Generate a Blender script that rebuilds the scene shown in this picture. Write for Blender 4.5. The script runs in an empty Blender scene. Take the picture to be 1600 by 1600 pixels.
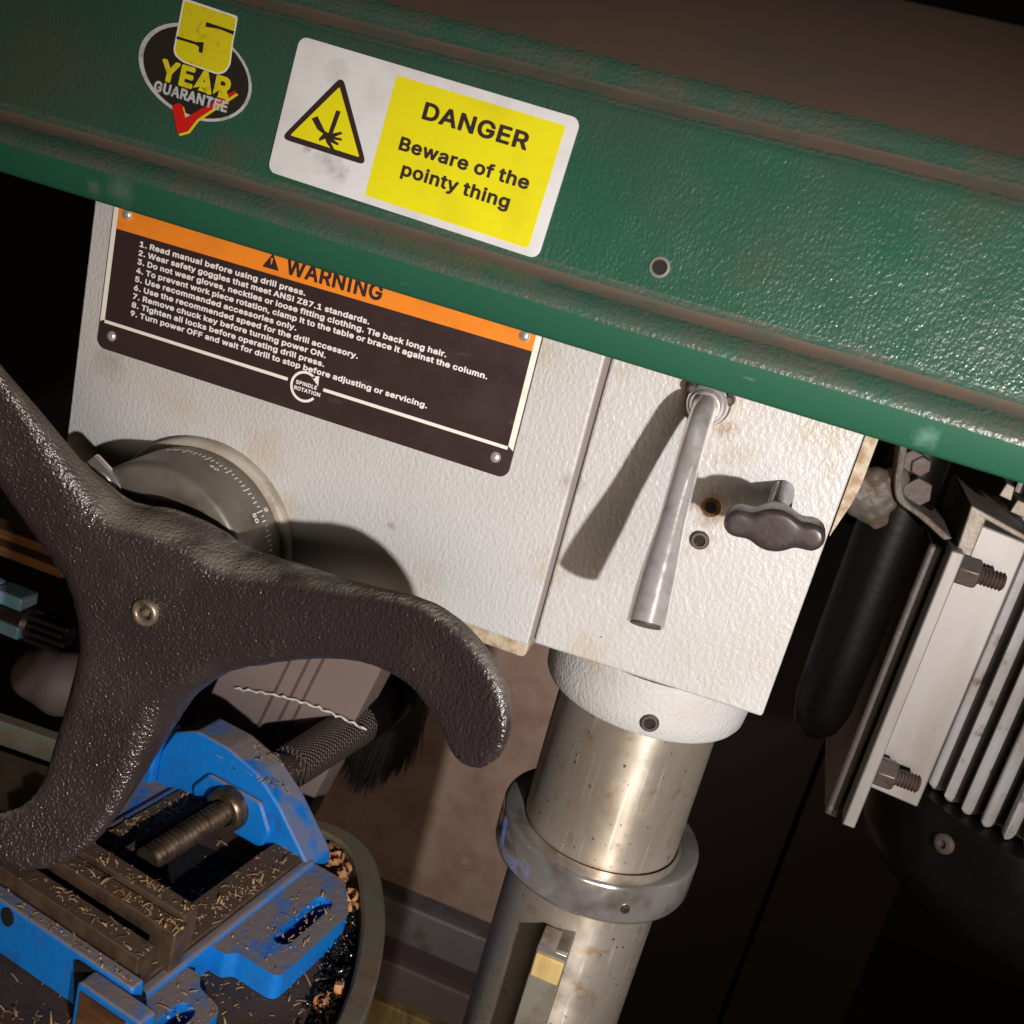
import bpy, bmesh, math, random
import numpy as np
from mathutils import Matrix, Vector
from mathutils.geometry import tessellate_polygon

random.seed(7); np.random.seed(7)
SC = bpy.context.scene
COL = SC.collection
Z0 = 1200.0            # all lengths below are millimetres; camera height is 1.2 m

# ------------------------------------------------------------------ camera
roll, pitch, yaw = math.radians(14.51), math.radians(17.54), math.radians(12.27)
B = np.array([[1, 0, 0], [0, 0, -1], [0, 1, 0]], float)
cy, sy = math.cos(yaw), math.sin(yaw)
Ry = np.array([[cy, sy, 0], [-sy, cy, 0], [0, 0, 1]])
cp, sp = math.cos(pitch), math.sin(pitch)
Pm = np.array([[1, 0, 0], [0, cp, -sp], [0, sp, cp]])
cr, sr = math.cos(roll), math.sin(roll)
Qm = np.array([[cr, -sr, 0], [sr, cr, 0], [0, 0, 1]])
CM = Qm @ Pm @ B @ Ry
cam_d = bpy.data.cameras.new('camera'); cam = bpy.data.objects.new('camera', cam_d); COL.objects.link(cam)
mw = Matrix.Identity(4)
for i in range(3):
    mw[i][0] = CM[0][i]; mw[i][1] = -CM[1][i]; mw[i][2] = -CM[2][i]
mw[0][3], mw[1][3], mw[2][3] = 0.0, -0.4, Z0 / 1000
cam.matrix_world = mw
cam_d.sensor_width = 36; cam_d.lens = 37.125; cam_d.clip_start = 0.01; cam_d.clip_end = 50
cam_d.dof.use_dof = True; cam_d.dof.focus_distance = 0.44; cam_d.dof.aperture_fstop = 30
SC.camera = cam

# ------------------------------------------------------------------ world, lamps, exposure
W = bpy.data.worlds.new('World'); SC.world = W; W.use_nodes = True
W.node_tree.nodes['Background'].inputs[0].default_value = (0.9, 0.55, 0.42, 1)
W.node_tree.nodes['Background'].inputs[1].default_value = 0.005
def lamp(name, kind, loc, target, power, color, **kw):
    d = bpy.data.lights.new(name, kind); o = bpy.data.objects.new(name, d); COL.objects.link(o)
    o.location = (loc[0] / 1000, loc[1] / 1000, (loc[2] + Z0) / 1000)
    t = Vector((target[0] / 1000, target[1] / 1000, (target[2] + Z0) / 1000)) - o.location
    o.rotation_euler = t.to_track_quat('-Z', 'Y').to_euler()
    d.energy = power; d.color = color
    for k, v in kw.items(): setattr(d, k, v)
    return o
lamp('torch', 'SPOT', (312, -600, -40), (-30, 0, -195), 29, (1.0, 0.965, 0.95), shadow_soft_size=0.009,
     spot_size=math.radians(59), spot_blend=1.0)
lamp('fill_lamp', 'AREA', (330, -1100, -120), (-60, 0, -180), 3.8, (1.0, 0.74, 0.52), shape='RECTANGLE', size=0.6, size_y=0.5)  # unseen warm fill, added to lift the shadows from the front
lamp('window', 'AREA', (640, -1540, 20), (60, -36, 0), 2.4, (0.95, 0.97, 1.0), shape='RECTANGLE', size=0.75, size_y=0.5)
SC.view_settings.view_transform = 'Standard'; SC.view_settings.look = 'None'
SC.view_settings.exposure = 0.0; SC.view_settings.gamma = 1.0; SC.view_settings.use_curve_mapping = False
SC.cycles.use_denoising = True
SC.cycles.max_bounces = 6

# ------------------------------------------------------------------ helpers: meshes
class MB:
    def __init__(s): s.v = []; s.f = []; s.m = []
    def add(s, vs, fs, mi=0):
        n = len(s.v); s.v += [tuple(map(float, p)) for p in vs]; s.f += [tuple(i + n for i in q) for q in fs]; s.m += [mi] * len(fs); return s
    def box(s, x0, x1, y0, y1, z0, z1, mi=0):
        v = [(x, y, z) for x in (x0, x1) for y in (y0, y1) for z in (z0, z1)]
        return s.add(v, [(0, 1, 3, 2), (4, 6, 7, 5), (0, 4, 5, 1), (2, 3, 7, 6), (0, 2, 6, 4), (1, 5, 7, 3)], mi)
    def lathe(s, prof, org, axis, n=32, caps=True, mi=0, lobes=None):
        """prof: (distance along axis, radius)"""
        a = Vector(axis).normalized(); u = a.orthogonal().normalized(); w = a.cross(u)
        vs = []; fs = []
        for (d, r) in prof:
            for k in range(n):
                t = 2 * math.pi * k / n; rr = r * (lobes(t) if lobes else 1)
                vs.append(Vector(org) + a * d + u * (rr * math.cos(t)) + w * (rr * math.sin(t)))
        for i in range(len(prof) - 1):
            for k in range(n):
                k2 = (k + 1) % n
                fs.append((i * n + k, i * n + k2, (i + 1) * n + k2, (i + 1) * n + k))
        if caps:
            fs.append(tuple(range(n - 1, -1, -1))); m = (len(prof) - 1) * n; fs.append(tuple(m + k for k in range(n)))
        return s.add(vs, fs, mi)
    def prism(s, poly, a0, a1, axis='z', holes=(), mi=0):
        """extrude a 2D polygon (with holes) along an axis; 2D coords are (x,y) for z, (x,z) for y, (y,z) for x"""
        def P(p, a):
            return {'z': (p[0], p[1], a), 'y': (p[0], a, p[1]), 'x': (a, p[0], p[1])}[axis]
        loops = [list(poly)] + [list(h) for h in holes]
        flat = [p for l in loops for p in l]; n = len(flat)
        tr = tessellate_polygon([[Vector((p[0], p[1], 0)) for p in l] for l in loops])
        vs = [P(p, a0) for p in flat] + [P(p, a1) for p in flat]; fs = []
        if not holes:
            fs += [tuple(range(n)), tuple(2 * n - 1 - i for i in range(n))]
        else:
            for t in tr:
                fs.append(tuple(t)); fs.append(tuple(n + i for i in reversed(t)))
        o = 0
        for l in loops:
            k = len(l)
            for i in range(k):
                j = (i + 1) % k; fs.append((o + i, o + j, n + o + j, n + o + i))
            o += k
        return s.add(vs, fs, mi)
    def sweep(s, pts, rad, n=16, sx=1.0, mi=0, closed=False):
        pts = [Vector(p) for p in pts]; N = len(pts)
        if not hasattr(rad, '__len__'): rad = [rad] * N
        vs = []; fs = []; ref = None
        for i, p in enumerate(pts):
            t = (pts[min(i + 1, N - 1)] - pts[max(i - 1, 0)]).normalized()
            if ref is None: ref = t.orthogonal().normalized()
            u = (ref - t * ref.dot(t)).normalized(); ref = u; w = t.cross(u)
            for k in range(n):
                a = 2 * math.pi * k / n
                vs.append(p + u * (rad[i] * math.cos(a) * sx) + w * (rad[i] * math.sin(a)))
        for i in range(N - 1):
            for k in range(n):
                k2 = (k + 1) % n; fs.append((i * n + k, i * n + k2, (i + 1) * n + k2, (i + 1) * n + k))
        fs.append(tuple(range(n - 1, -1, -1))); m = (N - 1) * n; fs.append(tuple(m + k for k in range(n)))
        return s.add(vs, fs, mi)
    def xf(s, fn): s.v = [tuple(fn(*p)) for p in s.v]; return s
    def obj(s, name, mats, parent=None, bevel=0, seg=2, smooth=35, sub=0, recalc=True):
        me = bpy.data.meshes.new(name)
        me.from_pydata([(x / 1000, y / 1000, (z + Z0) / 1000) for x, y, z in s.v], [], s.f)
        mats = mats if isinstance(mats, (list, tuple)) else [mats]
        for m in mats: me.materials.append(m)
        for p, mi in zip(me.polygons, s.m): p.material_index = mi
        if recalc:
            bm = bmesh.new(); bm.from_mesh(me); bmesh.ops.recalc_face_normals(bm, faces=bm.faces); bm.to_mesh(me); bm.free()
        if smooth is not None:
            for p in me.polygons: p.use_smooth = True
            me.set_sharp_from_angle(angle=math.radians(smooth))
        o = bpy.data.objects.new(name, me); COL.objects.link(o)
        if parent is not None: setparent(o, parent)
        if bevel:
            b = o.modifiers.new('bevel', 'BEVEL'); b.width = bevel / 1000; b.segments = seg; b.limit_method = 'ANGLE'; b.angle_limit = math.radians(35)
            b.harden_normals = False
        return o
def wm(o):
    return wm(o.parent) @ o.matrix_parent_inverse @ o.matrix_basis if o.parent else o.matrix_basis
def setparent(o, p):
    o.parent = p; o.matrix_parent_inverse = wm(p).inverted()
def thing(name, label, cat, base, group=None):
    o = bpy.data.objects.new(name, None); COL.objects.link(o); o.empty_display_size = 0.05
    o.location = (base[0] / 1000, base[1] / 1000, (base[2] + Z0) / 1000)
    return tag(o, label, cat, group)
def tag(o, label=None, cat=None, group=None, kind=None):
    if label: o['label'] = label
    if cat: o['category'] = cat
    if group: o['group'] = group
    if kind: o['kind'] = kind
    return o
def copy_part(o, parent, d=(0, 0, 0)):
    c = o.copy(); COL.objects.link(c); setparent(c, parent)
    c.matrix_basis = Matrix.Translation((d[0] / 1000, d[1] / 1000, d[2] / 1000)) @ o.matrix_basis
    return c

def rrect(x0, x1, y0, y1, r, n=5):
    out = []
    for cx, cyy, a in ((x1 - r, y1 - r, 0), (x0 + r, y1 - r, 90), (x0 + r, y0 + r, 180), (x1 - r, y0 + r, 270)):
        for k in range(n + 1):
            t = math.radians(a + 90 * k / n); out.append((cx + r * math.cos(t), cyy + r * math.sin(t)))
    return out
def rpoly(pts, r, n=4):
    """round the corners of a polygon"""
    out = []; N = len(pts)
    rr = r if hasattr(r, '__len__') else [r] * N
    for i in range(N):
        p = Vector(pts[i]); a = Vector(pts[i - 1]) - p; b = Vector(pts[(i + 1) % N]) - p
        q = min(rr[i], a.length * 0.45, b.length * 0.45)
        s_, e_ = p + a.normalized() * q, p + b.normalized() * q
        if rr[i] <= 0: out.append(tuple(p)); continue
        for k in range(n + 1):
            t = k / n; out.append(tuple(s_ * (1 - t) ** 2 + p * 2 * t * (1 - t) + e_ * t * t))
    return out
def ellipse(cx, cyy, a, b, rot=0, n=40):
    c, s_ = math.cos(rot), math.sin(rot); out = []
    for k in range(n):
        t = 2 * math.pi * k / n; x, y = a * math.cos(t), b * math.sin(t); out.append((cx + x * c - y * s_, cyy + x * s_ + y * c))
    return out
def spline(pts, n=8):
    """Catmull-Rom through points of any dimension"""
    P = [np.array(p, float) for p in pts]; P = [2 * P[0] - P[1]] + P + [2 * P[-1] - P[-2]]; out = []
    for i in range(1, len(P) - 2):
        for k in range(n):
            t = k / n
            out.append(0.5 * (2 * P[i] + (P[i + 1] - P[i - 1]) * t + (2 * P[i - 1] - 5 * P[i] + 4 * P[i + 1] - P[i + 2]) * t * t + (3 * P[i] - P[i - 1] - 3 * P[i + 1] + P[i + 2]) * t ** 3))
    out.append(P[-2]); return out

# isosurface of a signed distance field (surface nets)
def nets(sdf, lo, hi, h):
    ax = [np.arange(lo[i], hi[i] + h, h) for i in range(3)]
    X, Y, Z = np.meshgrid(*ax, indexing='ij'); V = sdf(X, Y, Z); n = np.array(V.shape)
    S = V < 0
    cnt = np.zeros(n - 1); acc = np.zeros(tuple(n - 1) + (3,))
    cor = [(a, b, c) for a in (0, 1) for b in (0, 1) for c in (0, 1)]
    def sl(o): return tuple(slice(o[i], n[i] - 1 + o[i]) for i in range(3))
    for a in cor:
        for d in range(3):
            if a[d]: continue
            b = list(a); b[d] = 1
            va, vb = V[sl(a)], V[sl(b)]; m = (va < 0) != (vb < 0)
            t = np.where(m, va / np.where(m, va - vb, 1), 0)
            p = np.zeros(tuple(n - 1) + (3,)); p[...] = a; p[..., d] += t
            acc += p * m[..., None]; cnt += m
    act = cnt > 0; idx = -np.ones(tuple(n - 1), int); idx[act] = np.arange(act.sum())
    ii = np.argwhere(act); vs = (ii + acc[act] / cnt[act][:, None]) * h + np.array(lo)
    fs = []
    for d in range(3):
        e = [slice(None)] * 3; g = [slice(None)] * 3; e[d] = slice(0, n[d] - 1); g[d] = slice(1, n[d])
        a, b = S[tuple(e)], S[tuple(g)]; m = a != b
        u, w = (d + 1) % 3, (d + 2) % 3
        for q in np.argwhere(m):
            if q[u] == 0 or q[w] == 0 or q[u] >= n[u] - 1 or q[w] >= n[w] - 1: continue
            c = [q.copy() for _ in range(4)]; c[1][u] -= 1; c[2][u] -= 1; c[2][w] -= 1; c[3][w] -= 1
            f = [idx[tuple(k)] for k in c]
            fs.append(tuple(f) if a[tuple(q)] else tuple(f[::-1]))
    return vs, fs
def cone_seg(X, Y, Z, p, q, ra, rb, ysc=1.0):
    p = np.array(p, float); q = np.array(q, float)
    dx, dy, dz = X - p[0], (Y - p[1]) / ysc, Z - p[2]; e = q - p; ey = e[1] / ysc
    L = e[0] ** 2 + ey ** 2 + e[2] ** 2
    t = np.clip((dx * e[0] + dy * ey + dz * e[2]) / L, 0, 1)
    return np.sqrt((dx - t * e[0]) ** 2 + (dy - t * ey) ** 2 + (dz - t * e[2]) ** 2) - (ra + (rb - ra) * t)
def smin(a, b, k):
    h = np.clip(0.5 + 0.5 * (b - a) / k, 0, 1); return b + (a - b) * h - k * h * (1 - h)
def smax(a, b, k): return -smin(-a, -b, k)

# ------------------------------------------------------------------ helpers: materials
def M(name, base, rough=0.5, metal=0.0, bump=(), spots=(), rvar=None, dust=None, coat=0.0, spec=0.5, stains=(), aniso=0.0):
    """bump: list of (scale per m, distance mm, detail, stretch xyz); spots: (colour, scale, low, high, stretch, detail);
    dust: (colour, amount, scale) lying on faces that look upward"""
    m = bpy.data.materials.new(name); m.use_nodes = True; nt = m.node_tree; N = nt.nodes; L = nt.links
    b = N['Principled BSDF']; b.inputs['Roughness'].default_value = rough; b.inputs['Metallic'].default_value = metal
    b.inputs['Specular IOR Level'].default_value = spec
    if coat: b.inputs['Coat Weight'].default_value = coat; b.inputs['Coat Roughness'].default_value = 0.12
    if aniso:
        tg = N.new('ShaderNodeTangent'); tg.direction_type = 'RADIAL'; tg.axis = 'Z'; b.inputs['Anisotropic'].default_value = aniso; b.inputs['Anisotropic Rotation'].default_value = 0.25; L.new(tg.outputs[0], b.inputs['Tangent'])
    tc = N.new('ShaderNodeTexCoord')
    def coords(st):
        if st == (1, 1, 1): return tc.outputs['Object']
        mp = N.new('ShaderNodeMapping'); mp.inputs['Scale'].default_value = st; L.new(tc.outputs['Object'], mp.inputs['Vector']); return mp.outputs[0]
    def noise(sc, det, st=(1, 1, 1), r=0.55):
        t = N.new('ShaderNodeTexNoise'); t.inputs['Scale'].default_value = sc; t.inputs['Detail'].default_value = det; t.inputs['Roughness'].default_value = r
        L.new(coords(st), t.inputs['Vector']); return t.outputs['Fac']
    def ramp(f, lo, hi):
        r = N.new('ShaderNodeMapRange'); r.inputs['From Min'].default_value = lo; r.inputs['From Max'].default_value = hi; r.clamp = True
        L.new(f, r.inputs['Value']); return r.outputs[0]
    col = N.new('ShaderNodeRGB'); col.outputs[0].default_value = (*base, 1); c = col.outputs[0]; rg = None
    def mix(c, col2, f):
        x = N.new('ShaderNodeMix'); x.data_type = 'RGBA'; L.new(f, x.inputs[0]); L.new(c, x.inputs[6]); x.inputs[7].default_value = (*col2, 1); return x.outputs[2]
    for sp_ in spots:
        c2, sc, lo, hi = sp_[:4]; st = sp_[4] if len(sp_) > 4 else (1, 1, 1); det = sp_[5] if len(sp_) > 5 else 4
        c = mix(c, c2, ramp(noise(sc, det, st), lo, hi))
    for (sx0, sy0, sz0), rad, c2, amt in stains:
        vd = N.new('ShaderNodeVectorMath'); vd.operation = 'DISTANCE'; L.new(tc.outputs['Object'], vd.inputs[0]); vd.inputs[1].default_value = (sx0 / 1000, sy0 / 1000, (sz0 + Z0) / 1000)
        ma = N.new('ShaderNodeMath'); ma.operation = 'MULTIPLY_ADD'; L.new(noise(1400 / rad, 6, (1, 1, 1), 0.65), ma.inputs[0]); ma.inputs[1].default_value = rad * 2.2 / 1000; L.new(vd.outputs['Value'], ma.inputs[2])
        mr = N.new('ShaderNodeMapRange'); L.new(ma.outputs[0], mr.inputs['Value']); mr.inputs['From Min'].default_value = rad * 1.2 / 1000; mr.inputs['From Max'].default_value = rad * 2.1 / 1000; mr.inputs['To Min'].default_value = amt; mr.inputs['To Max'].default_value = 0.0
        c = mix(c, c2, mr.outputs[0])
    if rvar:
        rg = N.new('ShaderNodeMapRange'); L.new(noise(rvar[0], 4), rg.inputs['Value']); rg.inputs['To Min'].default_value = rvar[1]; rg.inputs['To Max'].default_value = rvar[2]
        rg.inputs['From Min'].default_value = 0.3; rg.inputs['From Max'].default_value = 0.7; rg = rg.outputs[0]
    if dust:
        g = N.new('ShaderNodeNewGeometry'); sx = N.new('ShaderNodeSeparateXYZ'); L.new(g.outputs['True Normal'], sx.inputs[0])
        up = ramp(sx.outputs['Z'], 0.3, 0.9); nz = ramp(noise(dust[2], 6), 0.58 - 0.45 * dust[1], 0.75 - 0.4 * dust[1])
        mu = N.new('ShaderNodeMath'); mu.operation = 'MULTIPLY'; L.new(up, mu.inputs[0]); L.new(nz, mu.inputs[1])
        c = mix(c, dust[0], mu.outputs[0])
        rr = N.new('ShaderNodeMix'); L.new(mu.outputs[0], rr.inputs[0]); rr.inputs[3].default_value = 0.9
        if rg: L.new(rg, rr.inputs[2])
        else: rr.inputs[2].default_value = rough
        rg = rr.outputs[0]
    L.new(c, b.inputs['Base Color'])
    if rg: L.new(rg, b.inputs['Roughness'])
    prev = None
    for bp in bump:
        sc, dist, det = bp[:3]; st = bp[3] if len(bp) > 3 else (1, 1, 1)
        bn = N.new('ShaderNodeBump'); bn.inputs['Strength'].default_value = 1.0; bn.inputs['Distance'].default_value = dist / 1000
        L.new(noise(sc, det, st, 0.5), bn.inputs['Height'])
        if prev: L.new(prev, bn.inputs['Normal'])
        prev = bn.outputs[0]
    if prev: L.new(prev, b.inputs['Normal'])
    return m

DUST = (0.13, 0.085, 0.058)
m_white = M('grey_white_hammer_paint', (0.48, 0.468, 0.458), 0.38, bump=[(640, 0.45, 1.5, (1, 1, 0.7)), (1500, 0.10, 2)],
            spots=[((0.45, 0.42, 0.375), 16, 0.46, 0.78), ((0.40, 0.34, 0.26), 45, 0.62, 0.80), ((0.24, 0.18, 0.12), 300, 0.745, 0.765)], dust=((0.36, 0.28, 0.18), 0.55, 120),
            stains=[((-24, 0, -64), 13, (0.42, 0.34, 0.22), 0.85), ((-33, 0, -58), 6, (0.20, 0.105, 0.045), 0.8), ((-15, 0, -72), 5, (0.20, 0.105, 0.045), 0.7), ((-12, 0, -103), 9, (0.20, 0.105, 0.045), 0.85), ((-4, 0, -101), 8, (0.42, 0.34, 0.22), 0.9), ((-12, 0, -117), 7, (0.42, 0.34, 0.22), 0.8),
                    ((-280, 0, -122), 9, (0.27, 0.235, 0.19), 0.6), ((-200, 0, -140), 14, (0.42, 0.34, 0.22), 0.45), ((-245, 0, -130), 16, (0.42, 0.34, 0.22), 0.35), ((-184, 0, -160), 9, (0.42, 0.34, 0.22), 0.6), ((-120, 0, -175), 18, (0.42, 0.34, 0.22), 0.35),
                    ((-66, 0, -110), 6, (0.27, 0.235, 0.19), 0.6), ((-66, 0, -150), 8, (0.42, 0.34, 0.22), 0.6), ((20, 0, -60), 14, (0.42, 0.34, 0.22), 0.5), ((-40, 0, -180), 14, (0.42, 0.34, 0.22), 0.55), ((10, 4, -190), 14, (0.42, 0.34, 0.22), 0.4), ((-136, 0, -152), 2.2, (0.27, 0.235, 0.19), 0.9), ((-90, 0, -63), 7, (0.42, 0.34, 0.22), 0.5)])
m_cream = M('bare_cream_casting', (0.44, 0.365, 0.26), 0.6, bump=[(300, 0.6, 4)], spots=[((0.25, 0.16, 0.08), 160, 0.45, 0.66)])
m_green = M('green_hammer_paint', (0.023, 0.088, 0.055), 0.2, bump=[(880, 0.30, 1.0, (1, 1, 0.65)), (1700, 0.06, 2)],
            spots=[((0.040, 0.066, 0.047), 12, 0.40, 0.78), ((0.10, 0.125, 0.10), 200, 0.71, 0.82, (0.12, 1, 1)), ((0.08, 0.11, 0.085), 160, 0.72, 0.82, (1, 1, 0.15)), ((0.32, 0.32, 0.28), 420, 0.755, 0.775)], rvar=(50, 0.18, 0.36),
            stains=[((-20, -37, -10), 14, (0.075, 0.066, 0.047), 0.25), ((-300, -36, -5), 40, (0.075, 0.066, 0.047), 0.6), ((-215, -38, -24), 16, (0.075, 0.066, 0.047), 0.6), ((-120, -38, -26), 14, (0.075, 0.066, 0.047), 0.6), ((40, -36, 22), 22, (0.075, 0.066, 0.047), 0.35)])
m_green_lip = M('smooth_green_paint', (0.016, 0.088, 0.050), 0.62, bump=[(500, 0.03, 2)], spec=0.2,
                spots=[((0.07, 0.13, 0.095), 40, 0.66, 0.78), ((0.15, 0.18, 0.14), 220, 0.72, 0.79, (0.2, 1, 1)), ((0.4, 0.42, 0.36), 500, 0.77, 0.79)],
                stains=[((47, -48, -47), 5, (0.14, 0.27, 0.20), 0.6), ((-250, -48, -42), 7, (0.11, 0.155, 0.125), 0.5), ((-262, -48, -44), 4, (0.11, 0.155, 0.125), 0.5)])
m_green_dusty = M('dusty_green_paint', (0.038, 0.095, 0.068), 0.36, bump=[(620, 0.42, 1.0), (1400, 0.1, 3)],
                  spots=[((0.095, 0.088, 0.066), 60, 0.35, 0.75)])
m_dust = M('sawdust_film', (0.125, 0.088, 0.062), 0.85, bump=[(900, 0.10, 4)], spots=[((0.075, 0.085, 0.06), 55, 0.45, 0.7), ((0.4, 0.32, 0.24), 700, 0.76, 0.79)])
m_dust_top = M('dusty_cover_top', (0.115, 0.070, 0.048), 0.7, bump=[(900, 0.06, 4)], spots=[((0.085, 0.065, 0.05), 25, 0.4, 0.7), ((0.42, 0.36, 0.3), 600, 0.775, 0.79)])
m_handle = M('black_cast_plastic', (0.032, 0.0225, 0.0225), 0.24, bump=[(760, 0.85, 2.0), (240, 0.30, 2)], spots=[((0.058, 0.045, 0.041), 18, 0.48, 0.8), ((0.11, 0.09, 0.075), 90, 0.70, 0.80)],
             rvar=(40, 0.14, 0.32), dust=((0.15, 0.125, 0.095), 0.6, 36), spec=0.9)
m_chrome = M('chrome', (0.80, 0.755, 0.72), 0.14, 0.84, aniso=0.5, bump=[(90, 0.10, 3)], rvar=(160, 0.08, 0.2), spots=[((0.45, 0.36, 0.30), 60, 0.50, 0.72), ((0.2, 0.12, 0.08), 260, 0.70, 0.75)])
m_lever = M('polished_steel', (0.90, 0.85, 0.83), 0.2, 0.72, aniso=0.75, bump=[(1200, 0.015, 2, (1, 1, 0.15))], rvar=(300, 0.16, 0.28), spots=[((0.58, 0.51, 0.49), 120, 0.5, 0.75)])
m_column = M('ground_steel_column', (0.45, 0.40, 0.335), 0.4, 0.64, aniso=0.8, bump=[(500, 0.02, 3, (1, 1, 0.3))], rvar=(70, 0.32, 0.5),
             spots=[((0.38, 0.31, 0.235), 40, 0.40, 0.75, (1, 1, 0.3)), ((0.60, 0.56, 0.50), 500, 0.60, 0.72, (1, 1, 0.05)), ((0.33, 0.20, 0.10), 90, 0.60, 0.76), ((0.11, 0.055, 0.03), 330, 0.67, 0.70)])
m_alu = M('brushed_aluminium', (0.25, 0.235, 0.225), 0.5, 0.4, bump=[(900, 0.05, 3, (1, 1, 0.06))], spots=[((0.19, 0.165, 0.145), 60, 0.42, 0.75, (1, 1, 0.2)), ((0.2, 0.16, 0.12), 300, 0.7, 0.76)])
m_alu_dirty = M('dirty_aluminium', (0.20, 0.175, 0.145), 0.55, 0.5, bump=[(500, 0.2, 4)], spots=[((0.11, 0.08, 0.055), 80, 0.42, 0.7)])
m_fin = M('cast_aluminium_fins', (0.30, 0.29, 0.295), 0.5, 0.25, bump=[(300, 0.15, 3)], spots=[((0.21, 0.18, 0.155), 30, 0.42, 0.75), ((0.14, 0.095, 0.06), 120, 0.62, 0.74)])
m_black = M('black_paint', (0.0042, 0.0030, 0.0028), 0.4, bump=[(300, 0.1, 3)], rvar=(60, 0.30, 0.46), spec=0.2)
m_blackedge = M('worn_black_edge', (0.05, 0.038, 0.036), 0.5, bump=[(400, 0.15, 4)], spots=[((0.14, 0.12, 0.11), 120, 0.6, 0.75)])
m_bolt = M('dull_bolt_steel', (0.075, 0.06, 0.054), 0.46, 0.3, bump=[(500, 0.12, 4)], spots=[((0.07, 0.038, 0.022), 200, 0.5, 0.7)])
m_cast = M('rough_casting', (0.075, 0.064, 0.052), 0.6, 0.1, bump=[(260, 1.0, 4)], spots=[((0.065, 0.035, 0.02), 90, 0.45, 0.66)])
m_knob = M('brown_black_bakelite', (0.036, 0.026, 0.027), 0.3, bump=[(500, 0.06, 3)], rvar=(150, 0.22, 0.45), spots=[((0.075, 0.06, 0.052), 90, 0.58, 0.75)])
m_blue = M('blue_vise_paint', (0.005, 0.185, 0.62), 0.42, bump=[(240, 0.35, 3)], dust=((0.20, 0.165, 0.165), 0.62, 62), rvar=(150, 0.3, 0.55),
           spots=[((0.02, 0.12, 0.42), 90, 0.55, 0.75), ((0.10, 0.085, 0.08), 130, 0.70, 0.76), ((0.012, 0.01, 0.02), 260, 0.735, 0.755)])
m_vsteel = M('dusty_machined_steel', (0.115, 0.072, 0.045), 0.48, 0.25, bump=[(600, 0.25, 4)], spots=[((0.05, 0.03, 0.018), 70, 0.40, 0.68)], dust=((0.105, 0.066, 0.042), 0.75, 150))
m_thread = M('oily_thread_steel', (0.20, 0.145, 0.105), 0.34, 0.8, bump=[(700, 0.1, 3)], spots=[((0.09, 0.055, 0.035), 150, 0.45, 0.7)])
m_ink = M('black_ink', (0.030, 0.015, 0.013), 0.5, spots=[((0.10, 0.075, 0.03), 500, 0.66, 0.76)])
m_plate = M('black_printed_plate', (0.034, 0.019, 0.018), 0.40, bump=[(60, 0.12, 2)], rvar=(70, 0.33, 0.5), spots=[((0.075, 0.055, 0.045), 75, 0.66, 0.76, (0.5, 1, 1.6))])
m_orange = M('orange_print', (0.82, 0.235, 0.018), 0.42, spots=[((0.68, 0.19, 0.02), 60, 0.5, 0.75)])
m_offwhite = M('white_print', (0.78, 0.74, 0.66), 0.45, spots=[((0.60, 0.60, 0.40), 90, 0.6, 0.72)])
m_letter = M('white_lettering', (0.80, 0.76, 0.73), 0.5)
m_vinyl = M('white_vinyl', (0.70, 0.69, 0.695), 0.34, bump=[(45, 0.08, 2)], spots=[((0.58, 0.555, 0.55), 38, 0.50, 0.72), ((0.36, 0.31, 0.30), 260, 0.73, 0.76)],
            stains=[((-176, -38, -14), 6, (0.38, 0.35, 0.35), 0.75), ((-185, -38, -11), 2.5, (0.35, 0.31, 0.31), 0.8), ((-170, -38, -17), 4, (0.42, 0.38, 0.37), 0.8), ((-180, -36, 16), 5, (0.48, 0.46, 0.46), 0.6)])
m_yellow = M('yellow_vinyl', (0.76, 0.70, 0.010), 0.34, bump=[(45, 0.08, 2)], spots=[((0.66, 0.59, 0.012), 40, 0.5, 0.75)])
m_yellow2 = M('sticker_yellow', (0.66, 0.58, 0.010), 0.4, spots=[((0.45, 0.38, 0.012), 400, 0.55, 0.75)])
m_stickblack = M('sticker_black', (0.022, 0.018, 0.014), 0.4)
m_silver = M('sticker_silver', (0.50, 0.50, 0.51), 0.42, spots=[((0.34, 0.34, 0.36), 300, 0.5, 0.7)])
m_red = M('sticker_red', (0.56, 0.012, 0.010), 0.4)
m_tabler = M('olive_table_paint', (0.115, 0.115, 0.088), 0.55, bump=[(250, 0.3, 4)], spots=[((0.12, 0.075, 0.04), 70, 0.5, 0.7)], dust=((0.14, 0.09, 0.06), 0.35, 90))
m_table = M('dirty_cast_iron', (0.085, 0.05, 0.032), 0.6, 0.1, bump=[(500, 0.3, 5)], spots=[((0.05, 0.03, 0.02), 50, 0.4, 0.7), ((0.22, 0.15, 0.09), 500, 0.66, 0.72)])
m_dial = M('satin_dial', (0.21, 0.185, 0.155), 0.42, 0.55, bump=[(500, 0.06, 3)], rvar=(90, 0.35, 0.55), spots=[((0.13, 0.10, 0.075), 50, 0.45, 0.7)])
m_brown = M('rust_brown_board', (0.44, 0.30, 0.225), 0.75, bump=[(150, 0.4, 4)], spots=[((0.33, 0.20, 0.14), 26, 0.42, 0.70), ((0.50, 0.36, 0.28), 50, 0.60, 0.76)])
m_greybox = M('warm_grey_plastic', (0.22, 0.165, 0.15), 0.6, bump=[(300, 0.1, 3)], spots=[((0.24, 0.18, 0.16), 20, 0.45, 0.7)])
m_greysteel = M('grey_steel', (0.27, 0.245, 0.25), 0.55, 0.2, bump=[(200, 0.1, 3)], spots=[((0.2, 0.15, 0.12), 40, 0.5, 0.7)])
m_purple = M('purple_brown_band', (0.11, 0.07, 0.075), 0.7, bump=[(200, 0.1, 3)])
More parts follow.
